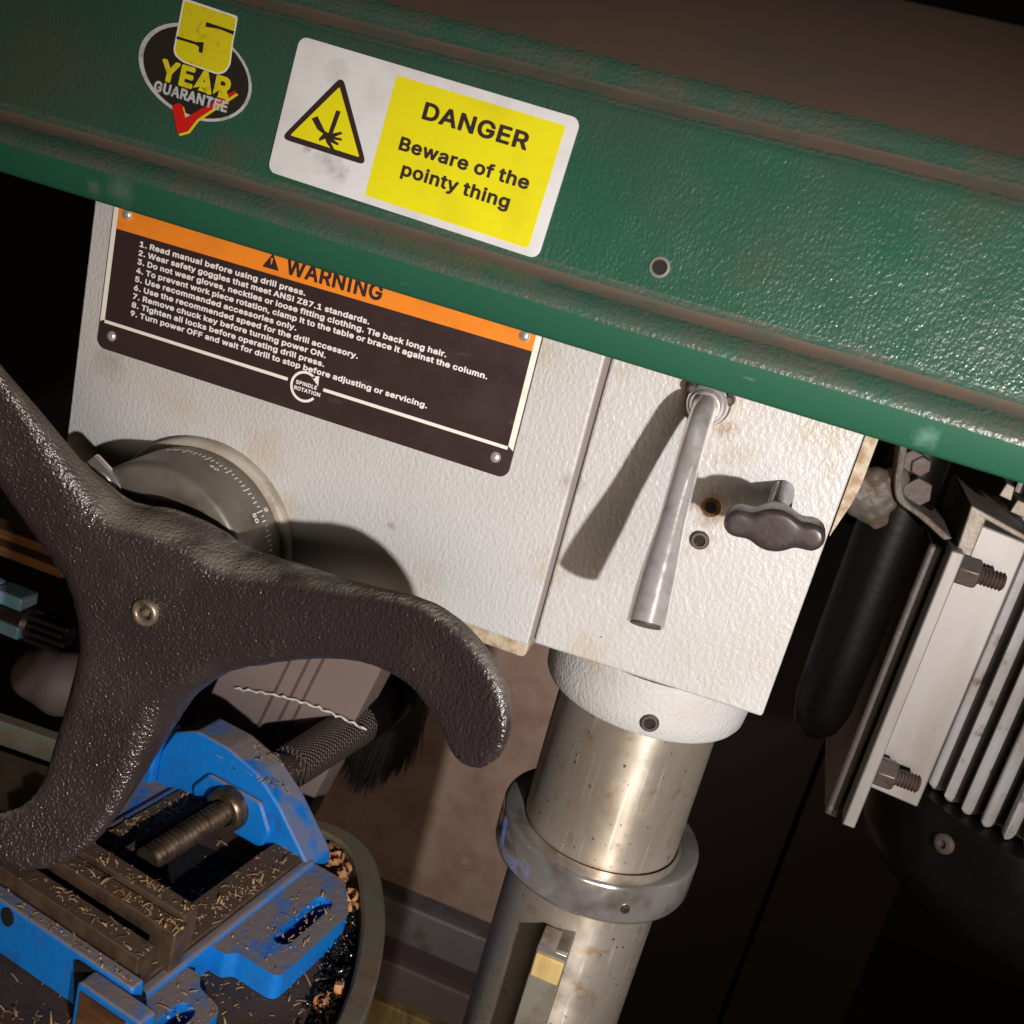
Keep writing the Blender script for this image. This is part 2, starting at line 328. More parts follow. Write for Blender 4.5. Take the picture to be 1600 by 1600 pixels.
m_pine = M('yellow_pine', (0.50, 0.36, 0.14), 0.6, bump=[(300, 0.15, 4, (0.2, 1, 1))], spots=[((0.30, 0.19, 0.07), 60, 0.5, 0.66, (1, 1, 0.25))])
m_wood = M('orange_brown_wood', (0.19, 0.075, 0.024), 0.6, bump=[(300, 0.15, 4)], spots=[((0.07, 0.03, 0.012), 60, 0.45, 0.65, (0.2, 1, 1))])
m_wall = M('dark_workshop_wall', (0.014, 0.008, 0.006), 0.9, bump=[(60, 0.5, 3)])
m_floor = M('dark_floor', (0.02, 0.014, 0.011), 0.9)
m_tool = M('pale_blue_sheen', (0.22, 0.52, 0.62), 0.2, 0.2, spots=[((0.30, 0.34, 0.55), 60, 0.45, 0.6)])  # bluish reflection on chrome, put into the colour
m_chipo = M('orange_shaving', (0.56, 0.27, 0.11), 0.6, spots=[((0.36, 0.15, 0.06), 120, 0.45, 0.7)])
m_chipl = M('pale_shaving', (0.52, 0.36, 0.20), 0.55, spots=[((0.26, 0.14, 0.07), 90, 0.45, 0.65)])
m_swarf = M('black_metal_swarf', (0.10, 0.09, 0.085), 0.2, 0.9)
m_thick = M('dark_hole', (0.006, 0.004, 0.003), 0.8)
m_rust = M('rust_stain', (0.10, 0.04, 0.014), 0.85, spots=[((0.3, 0.2, 0.1), 300, 0.5, 0.7)], bump=[(700, 0.2, 4)])

# ------------------------------------------------------------------ helpers: flat print and lettering on a plane
def frame(org, ex, ez):
    o = Vector(org); ex = Vector(ex).normalized(); ez = Vector(ez).normalized(); n = ex.cross(ez)   # n points towards the camera side
    return lambda x, y, d: o + ex * x + ez * y + n * d
# letter outlines (advance width, contours) in thousandths of the type size
GL = {
  ' ': [188,[]],
  ',': [219,[[23,-144,38,-148,88,-148,108,-135,164,61,163,84,153,95,138,100,63,100,43,86,9,-114,13,-134]]],
  '.': [219,[[44,-13,71,-29,116,-31,147,-13,166,17,169,52,165,67,150,92,121,110,106,114,71,111,41,92,26,67,22,32,26,14]]],
  '0': [484,[[40,108,60,63,83,29,113,1,148,-20,188,-32,233,-36,268,-32,303,-21,338,-1,369,28,393,63,411,103,424,148,432,198,434,253,430,323,412,403,394,443,371,478,339,508,308,528,263,541,223,545,183,540,153,531,113,507,83,479,59,443,41,403,28,358,21,308,19,253,23,186],[143,190,138,253,144,328,162,383,183,414,208,428,228,431,253,425,268,415,293,381,310,318,315,253,309,183,293,128,268,94,248,82,228,79,208,81,186,93,172,108,161,128]]],
  '1': [484,[[61,-25,76,-29,391,-29,406,-25,418,-10,420,55,411,76,391,84,305,85,304,515,296,530,286,536,241,538,185,535,68,450,58,435,57,355,63,340,76,331,101,333,181,390,183,90,181,84,71,84,56,76,47,55,47,0,51,-15]]],
  '2': [484,[[49,-25,64,-29,389,-29,404,-25,416,-10,418,60,414,72,404,82,389,86,229,86,222,90,359,241,397,305,409,350,408,400,400,430,371,480,346,505,319,523,264,540,194,542,159,535,129,521,103,505,79,482,49,430,39,395,37,360,44,343,59,334,129,333,144,339,153,350,161,390,169,405,185,420,209,429,239,428,259,423,274,413,287,395,291,370,288,350,269,314,39,62,35,50,35,0,39,-15]]],
  '3': [484,[[34,61,47,40,70,15,94,-3,119,-15,184,-34,254,-34,319,-15,375,25,408,75,418,110,422,150,419,180,397,235,374,265,349,286,319,303,283,315,396,445,401,460,399,520,389,532,374,538,234,538,59,536,49,529,42,515,41,450,49,432,64,424,224,421,130,310,129,240,134,230,149,220,224,217,264,206,284,191,295,170,300,145,296,120,284,102,264,88,234,80,204,80,174,87,155,100,144,115,135,145,124,157,109,161,44,161,29,157,18,145,15,130,19,102]]],
  '4': [484,[[25,80,40,76,250,76,253,-5,261,-20,280,-29,345,-29,358,-25,372,-5,373,75,425,79,438,90,442,105,442,165,436,180,420,191,372,195,372,320,366,335,345,347,280,347,263,340,253,320,253,195,250,192,195,192,161,195,340,505,335,525,320,537,234,535,220,520,14,170,11,105,15,90]]],
  '5': [484,[[46,68,65,37,100,2,160,-28,220,-36,290,-25,325,-9,374,33,395,63,409,93,420,158,414,218,393,268,365,306,332,333,285,355,230,363,170,353,170,358,176,418,180,423,365,423,382,428,395,448,394,518,382,533,365,538,95,538,74,528,67,513,38,258,42,238,60,225,130,217,190,244,235,245,260,236,280,218,293,193,298,158,294,133,281,108,260,89,235,80,210,80,184,88,158,113,145,148,125,159,60,159,45,155,35,145,31,133,35,98]]],
  '6': [484,[[57,63,77,33,105,5,160,-25,225,-36,265,-32,325,-11,352,8,371,28,395,62,416,123,416,188,406,228,396,253,380,277,355,303,330,320,305,331,255,342,244,343,246,348,346,493,351,513,344,528,325,538,250,538,230,528,88,318,55,253,36,188,40,114],[155,154,159,188,170,209,190,227,215,235,240,235,265,224,282,208,293,188,297,163,294,128,280,103,263,88,240,79,210,80,185,92,173,103,160,126]]],
  '7': [484,[[47,427,62,423,267,423,275,420,68,5,72,-15,87,-27,172,-28,190,-15,228,60,419,440,417,522,407,533,392,538,57,538,42,530,34,515,33,450,37,437]]],
  '8': [484,[[48,49,72,20,118,-12,158,-28,193,-34,263,-34,328,-16,362,5,383,22,403,47,418,74,427,105,428,160,414,205,388,246,365,265,365,270,399,320,408,350,409,400,400,440,382,470,343,510,288,536,228,545,163,536,133,524,88,492,65,465,52,440,41,380,53,320,87,270,87,265,64,245,38,205,24,160,28,95],[148,120,145,140,149,160,160,180,183,197,208,204,243,205,268,197,288,184,301,165,307,140,303,117,292,100,268,85,243,79,213,79,183,86,160,100],[163,372,165,395,174,410,188,421,213,430,238,430,263,422,278,410,288,385,286,355,277,340,263,328,238,320,213,320,188,329,168,351]]],
  '9': [484,[[58,255,75,230,99,206,149,177,208,165,104,13,103,-10,119,-27,199,-29,219,-22,350,170,400,260,416,320,416,380,406,420,375,475,349,502,299,531,229,545,194,542,154,531,100,500,63,455,45,420,35,355,39,309],[159,323,155,350,159,380,172,405,194,423,214,430,239,430,259,423,281,405,294,380,298,350,293,320,283,300,264,283,239,274,214,274,194,281,170,300]]],
  'A': [511,[[1,-25,16,-29,86,-29,101,-24,112,-10,156,112,321,113,327,110,368,-10,376,-22,396,-29,466,-29,481,-23,490,-10,490,10,391,280,300,525,291,534,276,538,201,538,186,534,174,520,-11,10,-9,-15],[201,228,197,230,198,235,241,362,251,332,286,230]]],
  'B': [487,[[45,-25,60,-29,285,-27,325,-20,355,-9,385,8,409,30,426,55,445,115,445,165,428,215,383,270,412,305,426,350,424,405,410,447,390,479,370,498,340,518,310,529,275,536,60,538,45,534,36,525,31,505,31,0,35,-15],[155,88,155,201,245,202,280,197,302,185,316,170,325,145,323,120,307,100,275,89],[155,314,155,421,265,420,290,410,301,395,306,375,302,350,290,333,275,323,250,316]]],
  'D': [533,[[45,-25,60,-29,220,-29,275,-25,320,-14,365,6,405,34,434,65,458,105,477,150,487,200,491,255,487,310,477,360,458,405,425,455,405,476,365,504,325,522,280,533,225,538,60,538,45,534,36,525,31,505,31,0,35,-15],[155,88,154,420,255,420,305,403,328,385,352,350,368,290,368,220,352,160,322,120,280,96,250,89]]],
  'E': [450,[[45,-25,60,-29,375,-29,390,-25,402,-10,404,60,398,75,385,84,160,86,154,90,155,200,365,202,377,210,384,225,384,285,380,301,370,311,355,315,175,315,155,315,154,320,155,422,370,423,385,426,395,435,401,450,401,510,396,525,375,538,60,538,45,534,33,520,31,0,35,-15]]],
  'F': [441,[[45,-25,60,-29,130,-29,150,-15,154,0,155,191,350,192,370,205,375,220,375,280,370,294,360,303,345,307,160,307,154,310,155,422,280,423,370,423,390,432,398,450,398,510,393,525,380,536,60,538,45,534,35,524,31,510,31,0,35,-15]]],
  'G': [551,[[27,143,43,103,65,66,98,28,130,3,175,-20,220,-32,270,-36,315,-32,385,-9,421,13,453,43,477,78,493,113,504,158,507,258,501,273,490,282,285,285,270,282,260,273,254,258,254,198,259,183,280,170,380,170,380,158,370,136,357,118,330,96,315,90,270,82,220,91,200,101,175,123,151,158,140,188,132,253,135,288,141,323,152,353,180,393,200,408,245,425,265,427,305,420,340,402,361,378,385,331,400,321,480,321,494,328,501,338,503,353,495,384,475,429,446,468,400,507,355,529,295,543,215,540,175,529,135,509,95,478,69,448,44,408,25,358,14,303,11,253,15,195]]],
  'I': [246,[[71,-29,141,-29,159,-20,167,-5,165,520,158,530,146,537,76,538,56,530,48,515,47,0,51,-15]]],
  'L': [424,[[45,-25,60,-29,360,-29,376,-25,388,-10,390,60,384,75,370,85,155,88,154,290,154,510,150,524,130,538,60,538,45,534,33,520,31,0,35,-15]]],
  'N': [554,[[55,-29,125,-29,140,-25,152,-10,155,321,366,-20,385,-29,460,-29,475,-26,485,-19,492,0,492,510,487,525,476,535,465,538,400,538,385,534,372,520,370,184,156,530,140,538,60,538,40,530,31,510,31,0,35,-15]]],
  'O': [564,[[25,148,44,103,70,60,105,23,135,0,180,-21,220,-32,265,-36,315,-31,360,-19,403,3,435,28,462,58,488,98,508,148,519,198,522,253,519,308,508,358,489,408,464,448,435,480,405,504,360,527,315,540,265,545,220,541,175,528,130,505,100,481,70,448,45,408,25,359,15,308,11,253,15,202],[135,216,132,253,135,293,152,353,185,397,200,408,240,424,270,427,310,420,350,395,381,353,399,288,399,218,380,153,368,133,350,114,330,99,295,85,240,84,205,98,184,113,151,158]]],
  'P': [476,[[45,-25,60,-29,130,-29,150,-15,154,0,155,156,275,159,315,168,374,200,400,228,417,255,435,310,436,380,417,440,390,478,345,513,315,526,275,535,60,538,45,534,36,525,31,505,31,0,35,-15],[155,273,155,422,250,422,280,414,292,405,309,380,314,350,311,320,298,295,280,281,250,273]]],
  'R': [480,[[45,-25,60,-29,130,-29,145,-21,154,0,155,169,225,170,230,168,335,-23,355,-29,430,-29,445,-23,455,-10,455,10,355,195,395,228,410,249,428,285,435,315,436,385,429,415,415,448,397,475,375,495,340,517,310,529,275,535,60,538,45,534,36,525,31,510,31,0,35,-15],[155,284,155,422,255,422,285,413,296,405,312,380,315,355,312,325,301,305,285,294,255,285]]],
  'S': [478,[[26,68,41,43,62,18,88,-2,148,-29,188,-36,263,-36,305,-27,368,3,391,23,410,48,427,78,434,103,436,163,420,213,391,248,343,281,223,320,163,346,150,358,145,378,148,393,158,407,178,421,208,428,248,427,273,420,297,403,312,363,323,353,338,349,403,349,418,355,428,368,425,413,413,445,381,488,333,522,298,536,228,545,163,537,128,525,93,505,71,488,50,463,36,438,26,408,23,373,27,338,42,298,66,268,98,244,138,225,253,190,299,168,313,154,316,138,311,118,298,102,278,89,243,79,208,79,178,86,153,101,140,118,128,153,118,162,103,166,33,166,18,158,11,148,13,107]]],
  'T': [480,[[27,423,157,423,164,420,164,0,168,-15,177,-24,192,-29,262,-29,277,-21,284,-10,286,235,286,420,292,423,417,423,436,430,446,450,446,510,441,525,432,534,417,538,27,538,12,530,4,515,3,450,7,437]]],
  'U': [548,[[45,95,80,37,113,7,140,-10,175,-25,220,-35,300,-35,345,-24,375,-11,410,11,437,37,459,67,473,97,483,137,486,172,486,512,475,532,460,538,390,538,370,527,364,512,363,372,362,162,351,127,330,103,300,87,260,81,215,88,189,102,167,127,155,162,153,507,150,522,140,533,125,538,60,538,42,532,34,522,31,507,31,172,35,133]]],
  'W': [717,[[128,-10,136,-22,151,-29,236,-28,255,-15,346,309,430,-15,441,-25,456,-29,531,-29,551,-20,559,-5,673,410,699,505,694,525,686,533,671,538,601,538,581,528,575,515,491,186,404,525,396,533,381,538,293,535,282,525,278,515,191,186,106,525,86,538,6,536,-11,520,-13,505,-9,490]]],
  'Y': [503,[[174,200,174,0,178,-15,191,-26,271,-29,283,-25,293,-15,297,0,297,200,381,335,481,496,482,520,466,536,381,538,361,530,236,322,116,524,106,534,91,538,6,536,-11,520,-13,505,-9,494]]],
  'Z': [469,[[25,-23,40,-29,400,-29,420,-20,428,-5,428,60,422,75,410,84,169,85,420,445,426,460,425,515,415,532,395,538,40,538,25,534,16,525,11,510,11,450,17,435,30,425,260,424,267,420,17,60,13,45,15,-10]]],
  'a': [420,[[11,53,36,13,90,-24,135,-36,180,-36,210,-31,250,-12,260,-23,275,-29,340,-29,360,-17,366,-2,366,248,358,308,335,353,304,383,265,402,210,413,120,401,80,383,40,347,12,293,15,278,30,264,105,245,120,253,150,288,170,298,205,301,225,296,237,288,243,278,244,263,170,248,60,216,31,193,10,158,1,108,5,83],[125,92,123,113,135,126,245,152,246,138,242,118,234,103,210,84,185,76,160,75,140,80]]],
  'b': [455,[[48,-29,113,-29,128,-24,143,-10,159,-22,203,-36,263,-35,298,-24,328,-9,356,13,380,43,399,78,417,148,417,228,409,268,397,303,377,338,332,383,298,401,263,411,208,412,143,393,143,508,136,528,118,538,53,538,38,534,28,524,24,508,24,3,28,-15],[148,144,143,168,143,213,151,248,168,278,188,293,203,299,248,296,273,278,288,251,293,232,298,213,298,168,289,128,273,102,248,81,203,78,190,83,168,99,153,125]]],
  'c': [427,[[28,78,49,40,99,-7,129,-22,169,-34,229,-36,269,-29,324,-2,367,43,392,98,384,122,369,130,299,146,284,138,271,113,249,88,224,78,189,78,174,82,143,113,130,148,125,188,132,233,143,263,164,288,189,299,229,298,254,284,281,243,299,233,374,251,387,263,390,283,374,323,339,366,284,399,229,413,174,411,134,401,99,383,49,336,30,303,18,273,8,228,5,188,9,142]]],
  'd': [455,[[28,73,48,38,69,13,93,-7,124,-23,159,-34,219,-36,264,-22,284,-9,294,-22,309,-29,384,-26,395,-17,401,-2,401,368,401,508,397,523,388,533,374,538,309,538,295,533,282,513,282,393,279,389,264,400,224,411,159,410,124,400,94,384,47,338,28,303,8,233,5,188,9,138],[129,157,125,188,131,233,144,266,174,295,204,301,237,293,257,278,272,253,279,223,281,168,272,128,256,98,234,82,189,78,164,88,143,113]]],
  'e': [435,[[16,108,30,73,49,40,74,12,104,-10,139,-25,174,-34,234,-36,294,-23,339,4,374,42,393,83,393,98,388,108,375,118,304,135,288,128,264,94,244,81,214,76,184,80,154,96,137,118,132,138,179,140,374,140,391,148,399,163,398,233,384,293,359,339,314,382,274,402,224,412,169,411,129,399,94,379,49,336,27,298,7,228,5,188,9,142],[139,250,135,253,142,268,159,285,189,299,224,298,252,283,264,268,269,251]]],
  'f': [285,[[1,298,53,295,54,-10,61,-21,76,-29,141,-29,161,-22,171,-5,171,295,236,299,247,305,256,320,257,380,251,397,236,407,176,408,171,410,171,415,174,435,181,442,196,444,231,439,250,450,271,515,268,535,259,545,246,550,151,554,105,535,71,501,54,460,51,408,1,408,-18,395,-23,380,-23,325,-19,312]]],
  'g': [456,[[27,81,46,51,71,21,100,1,129,-14,164,-22,219,-23,264,-10,279,-1,282,-4,279,-28,271,-44,252,-59,229,-66,174,-63,149,-50,120,-19,104,-12,89,-15,34,-46,24,-59,24,-79,38,-104,78,-144,124,-167,179,-178,239,-178,269,-173,334,-145,354,-130,375,-104,389,-79,399,-44,401,381,391,401,374,408,309,408,294,401,284,386,264,400,224,411,164,411,129,402,94,384,47,336,29,306,15,271,5,196,9,141],[129,163,127,216,136,251,154,280,179,297,204,301,244,290,267,266,279,226,283,191,279,151,266,121,244,98,219,90,174,94,151,111,136,136]]],
  'h': [441,[[38,-25,53,-29,118,-29,139,-15,143,0,144,245,161,280,178,292,198,299,228,297,243,291,258,275,264,260,267,230,267,0,271,-15,281,-25,293,-29,358,-29,373,-24,382,-15,386,0,386,220,378,305,366,335,333,377,308,395,253,412,198,411,148,393,143,395,143,510,138,525,118,538,53,538,38,534,29,525,24,510,24,0,28,-15]]],
  'i': [198,[[48,-29,118,-29,135,-20,143,-5,143,380,138,395,118,408,48,408,33,400,25,385,24,0,28,-15],[33,435,63,417,108,418,135,435,151,460,154,495,149,510,133,534,108,548,63,549,33,532,16,505,14,470,18,457]]],
  'j': [198,[[-25,-168,-10,-172,55,-165,100,-140,130,-98,141,-53,143,377,140,392,132,402,120,407,50,408,35,402,25,387,24,-28,15,-54,-20,-60,-35,-73,-39,-88,-39,-143,-35,-158],[35,432,60,418,105,417,135,435,150,457,154,472,151,507,135,532,110,547,95,551,65,550,35,535,16,507,15,462]]],
  'k': [412,[[38,-25,53,-29,118,-29,135,-20,143,0,143,125,148,133,153,133,278,-24,293,-29,373,-29,393,-20,401,-5,397,15,240,215,372,350,385,365,389,380,384,395,373,405,278,407,263,399,148,281,143,285,141,520,133,531,118,538,48,538,33,530,24,510,24,0,28,-15]]],
  'l': [201,[[51,-29,116,-29,135,-20,143,-5,141,540,135,550,121,558,56,559,36,551,27,535,27,0,31,-15]]],
  'm': [641,[[38,-25,53,-29,118,-29,139,-15,143,0,143,235,146,260,158,283,173,294,188,299,223,296,243,275,245,-5,253,-20,273,-29,338,-29,350,-25,360,-15,364,0,364,240,367,265,378,285,403,299,433,299,453,290,463,275,467,250,467,20,469,-10,475,-20,488,-28,563,-28,578,-20,586,-5,586,260,578,315,548,368,508,399,458,414,413,414,373,403,334,380,323,369,318,369,283,400,248,412,198,414,138,392,128,403,118,407,53,408,33,400,24,380,24,0,28,-15]]],
  'n': [441,[[38,-25,53,-29,118,-29,139,-15,143,0,144,245,161,280,193,298,238,294,253,282,264,260,267,230,267,0,275,-20,293,-29,353,-29,368,-27,378,-20,386,0,386,90,386,240,378,305,366,335,333,377,308,395,253,412,193,410,143,390,118,407,43,406,29,395,24,380,24,0,28,-15]]],
  'o': [446,[[18,102,45,47,74,13,99,-7,134,-24,169,-34,209,-37,249,-33,279,-25,314,-9,344,15,369,45,387,77,407,142,410,187,407,232,397,272,369,331,344,361,318,382,279,402,244,411,169,411,134,401,99,383,73,362,47,332,18,272,9,232,5,187,9,142],[129,157,125,187,132,232,144,264,174,294,189,299,224,299,249,289,273,262,286,222,290,187,284,142,272,112,239,81,189,78,166,87,143,112]]],
  'p': [455,[[38,-168,53,-172,118,-172,135,-163,143,-148,143,-18,148,-13,163,-23,203,-36,268,-34,329,-8,355,12,380,42,396,72,409,107,417,147,419,192,417,232,408,272,395,307,369,347,328,386,298,401,263,411,203,412,163,401,143,388,128,403,113,408,48,408,30,397,24,377,24,-143,28,-158],[148,144,143,167,143,212,152,252,168,278,188,293,203,299,248,296,274,277,288,252,293,232,298,212,298,167,290,132,273,102,248,81,203,78,191,82,168,99,152,127]]],
  'r': [290,[[38,-25,53,-29,118,-29,139,-15,143,0,143,235,147,260,158,277,173,289,193,295,248,293,266,305,272,320,272,385,263,405,243,413,168,406,138,392,128,403,118,407,53,408,38,404,28,394,24,380,24,0,28,-15]]],
  's': [396,[[26,38,56,3,106,-25,156,-36,216,-35,271,-21,316,8,346,48,357,78,360,108,357,133,345,168,326,192,301,212,271,227,161,257,142,268,140,283,149,293,171,302,206,302,231,285,251,254,271,248,341,267,352,283,348,308,334,338,306,373,266,398,221,411,156,412,106,398,66,373,33,333,26,318,18,273,22,243,33,213,51,188,76,168,111,152,217,123,234,113,236,98,231,89,216,80,201,76,166,76,136,88,114,128,91,136,20,118,7,98,11,78]]],
  't': [258,[[-4,300,36,296,39,61,52,26,71,1,106,-21,131,-29,166,-33,221,-26,237,-14,242,6,228,66,221,76,206,83,161,81,156,91,156,141,155,296,211,299,226,308,233,326,233,381,227,396,216,405,156,410,155,476,146,492,131,500,66,500,44,491,36,476,36,411,-4,406,-20,391,-23,326,-19,312]]],
  'u': [441,[[33,72,58,23,78,1,108,-17,158,-32,213,-32,268,-10,280,-23,293,-29,358,-29,378,-20,386,2,385,387,378,399,363,407,288,407,278,402,268,387,267,352,267,157,262,122,251,102,233,87,213,80,183,82,158,96,145,122,143,377,140,392,132,402,118,408,48,408,33,400,24,377,24,137,28,105]]],
  'v': [420,[[136,-10,142,-20,157,-28,232,-28,251,-15,372,300,400,375,392,399,372,408,302,408,287,402,278,390,192,152,112,387,104,400,87,408,7,406,-10,390,-12,375,-8,363]]],
  'w': [598,[[111,-10,118,-21,133,-29,203,-29,223,-16,283,191,288,186,339,-5,347,-20,368,-29,433,-29,448,-22,456,-10,543,275,574,375,569,395,548,408,467,405,453,389,398,189,393,194,340,395,329,405,318,408,243,407,225,390,168,183,115,385,108,399,88,408,13,406,-4,390,-6,375,-2,362]]],
  'y': [420,[[131,1,115,-44,107,-55,97,-59,57,-57,37,-70,18,-134,20,-149,27,-160,42,-168,112,-173,152,-162,186,-139,222,-89,301,116,399,371,399,386,390,401,372,408,302,408,282,397,192,152,107,397,87,408,7,406,-3,400,-11,386,-8,363]]],
}
def area(p): return 0.5 * sum(p[i - 1][0] * p[i][1] - p[i][0] * p[i - 1][1] for i in range(len(p)))
def inside(q, p):
    c = False
    for i in range(len(p)):
        (x1, y1), (x2, y2) = p[i - 1], p[i]
        if (y1 > q[1]) != (y2 > q[1]) and q[0] < (x2 - x1) * (q[1] - y1) / (y2 - y1) + x1: c = not c
    return c
def fatten(p, off, sg):
    out = []; n = len(p)
    for i in range(n):
        a, b, c = Vector(p[i - 1]), Vector(p[i]), Vector(p[(i + 1) % n]); d1, d2 = (b - a), (c - b)
        if d1.length < 1e-6 or d2.length < 1e-6: out.append(tuple(b)); continue
        d1.normalize(); d2.normalize(); n1 = Vector((d1.y, -d1.x)); n2 = Vector((d2.y, -d2.x)); m = n1 + n2
        k = off * sg / max(0.45, (1 + n1.dot(n2)) / 1.0) if m.length > 1e-4 else 0
        q = b + m * k; out.append((q.x, q.y))
    return out
_gc = {}
def glyph(ch, off):
    if (ch, off) not in _gc:
        adv, cs = GL[ch]; cs = [[(c[i] / 1000, c[i + 1] / 1000) for i in range(0, len(c), 2)] for c in cs]; res = []
        if cs:
            sg = 1 if area(max(cs, key=lambda c: abs(area(c)))) > 0 else -1
            fat = [fatten(c, off, sg) if off else c for c in cs]
            for c, fc in zip(cs, fat):
                if area(c) * sg < 0: continue
                hs = [fh for h, fh in zip(cs, fat) if area(h) * sg < 0 and inside(h[0], c)]
                loops = [fc] + hs; flat_ = [p for l in loops for p in l]
                res.append((flat_, [tuple(t) for t in tessellate_polygon([[Vector((p[0], p[1], 0)) for p in l] for l in loops])]))
        _gc[(ch, off)] = (adv / 1000 + off * 1.2, res)
    return _gc[(ch, off)]
def lettering(fr, s, x, y, width, cap, mat, parent, d, name='lettering', off=0.0, slant=0.0):
    pen = 0; parts = []
    for ch in s:
        adv, res = glyph(ch, off)
        for i, (v, f) in enumerate(res): parts.append(([(p[0] + pen, p[1] + off + 0.029, 0.02 * i) for p in v], f))
        pen += adv
    x0 = min(p[0] for v, f in parts for p in v); x1 = max(p[0] for v, f in parts for p in v); k = width / (x1 - x0); kz = cap / (0.567 + 2 * off)
    mb = MB()
    for v, f in parts: mb.add([fr(x + (p[0] - x0) * k + slant * p[1] * kz, y + p[1] * kz, d + p[2]) for p in v], f)
    return mb.obj(name, mat, parent, smooth=None, recalc=False)
def flat(fr, poly, d0, d1, name, mat, parent, holes=()):
    mb = MB(); mb.prism(poly, d0, d1, 'z', holes); mb.xf(lambda x, y, z: fr(x, y, z)); return mb.obj(name, mat, parent, smooth=None)

# ================================================================== the setting
mb = MB(); mb.box(-2600, 2600, 1500, 1520, -1200, 1800); tag(mb.obj('wall', m_wall), kind='structure')
mb = MB(); mb.box(-2600, 2600, -1600, 1500, -1200, -1190); tag(mb.obj('floor', m_floor), kind='structure')

# ================================================================== the drill press
DP = thing('drill_press', 'grey and green pillar drilling machine filling the picture, seen from its side', 'drill press', (-17, 50, -1190))

# ---- head casting
mb = MB(); mb.prism(rpoly([(-297, 20), (-67.5, 20), (-66.4, -183), (-297, -183)], [2, 1, 1, 3]), 0, 118, 'y')
head = mb.obj('head_casting', m_white, DP, bevel=1.4, seg=3)
mb = MB(); mb.prism([(-64.5, 20), (33.2, 20), (32.4, -178.4), (-64.3, -181.5)], 0.6, 118, 'y'); mb.obj('column_housing', m_white, DP, bevel=1.3, seg=3)
mb = MB(); mb.box(-70, -60, 2.4, 100, -180, 18); mb.obj('seam', M('seam_grey', (0.20, 0.165, 0.155), 0.7), DP)
mb = MB(); mb.prism(rpoly([(-296, -183.5), (-66.5, -183.5), (-66.5, -190.5), (-296, -190.5)], [0, 0, 3, 3]), 3, 100, 'y'); mb.obj('lower_flange', m_cream, DP, bevel=0.8)
mb = MB(); mb.prism(rpoly([(33.6, -40), (38.5, -40), (38.2, -82), (33.6, -101)], [0, 1, 6, 1]), 5, 70, 'y'); mb.obj('casting_rib', m_cream, DP, bevel=0.6)
def lug(X, Y, Z):
    d = cone_seg(X, Y, Z, (37, 24, -84), (46, 26, -85), 9.5, 9, 1)
    d = smin(d, cone_seg(X, Y, Z, (44, 24, -79), (52, 24, -75), 5, 4.2), 4)
    return smin(d, cone_seg(X, Y, Z, (44, 26, -90), (50, 26, -93), 5, 4), 4) + 0.5 * np.sin(X * .9) * np.sin(Z * .8 + 1)
v, f = nets(lug, (24, 8, -104), (62, 44, -62), 1.1); MB().add(v, f).obj('clamp_lug', m_cast, DP, smooth=60)
# collar and column
CX, CYc = -17.0, 50.0
mb = MB(); mb.lathe([(-181, 47.5), (-198, 47.0), (-204.5, 46.3), (-206.6, 45.0), (-207, 43)], (CX, CYc, 0), (0, 0, 1), 72); mb.obj('column_collar', m_white, DP, bevel=0)
mb = MB(); mb.lathe([(-190, 37.4), (-700, 37.4)], (CX, CYc, 0), (0, 0, 1), 72); mb.obj('column', m_column, DP)
ring = [(-280.5, 38.0), (-279.3, 39.3), (-279, 40.5), (-279, 46.6), (-279.7, 47.8), (-281, 48.3), (-297, 48.3), (-299, 47.6), (-299.6, 46.4), (-299.6, 37.6)]
mb = MB(); mb.lathe(ring, (CX, CYc, 0), (0, 0, 1), 84, caps=False); rg = mb.obj('rack_ring', m_chrome, DP, smooth=50)
def on_ring(ang, z, r): a = math.radians(ang); return (CX + r * math.cos(a), CYc + r * math.sin(a), z)
def socket_screw(parent, pos, nrm, r=3.2, name='set_screw'):
    n = Vector(nrm).normalized(); p = Vector(pos)
    mb = MB(); mb.lathe([(-2, r), (0.9, r), (1.4, r * .85), (1.4, r * .62), (0.5, r * .56)], p, n, 20, caps=False); s = mb.obj(name, M('dark_socket_steel', (0.16, 0.13, 0.12), 0.4, 0.8), parent)
    mb = MB(); mb.lathe([(0.3, r * .6), (0.62, r * .6)], p, n, 6); mb.obj('hex_socket', m_thick, s); return s
a = -62; socket_screw(rg, on_ring(a, -290, 48), (math.cos(math.radians(a)), math.sin(math.radians(a)), 0), 2.2)
a = -80; socket_screw(DP, on_ring(a, -199, 46.6), (math.cos(math.radians(a)), math.sin(math.radians(a)), 0), 4.0)
# rack standing proud of the column
mb = MB(); mb.prism(rpoly([(-25.6, -318), (-11.5, -315), (-11.5, -700), (-25.6, -700)], [1, 1, 0, 0]), -3.0, 18, 'y'); rack = mb.obj('rack', M('rack_grey', (0.24, 0.225, 0.18), 0.5, 0.35, bump=[(300, .2, 4)], spots=[((0.16, 0.12, 0.08), 60, .45, .7)]), DP, bevel=0.6)
mb = MB(); mb.box(-25.2, -11.9, -4.4, 11, -333, -320.5); mb.obj('rack_end', m_pine, rack, bevel=0.8)
mb = MB(); mb.box(-25.4, -11.7, -3.8, 11, -319.5, -316.2); mb.obj('rack_key', m_chrome, rack, bevel=0.5)
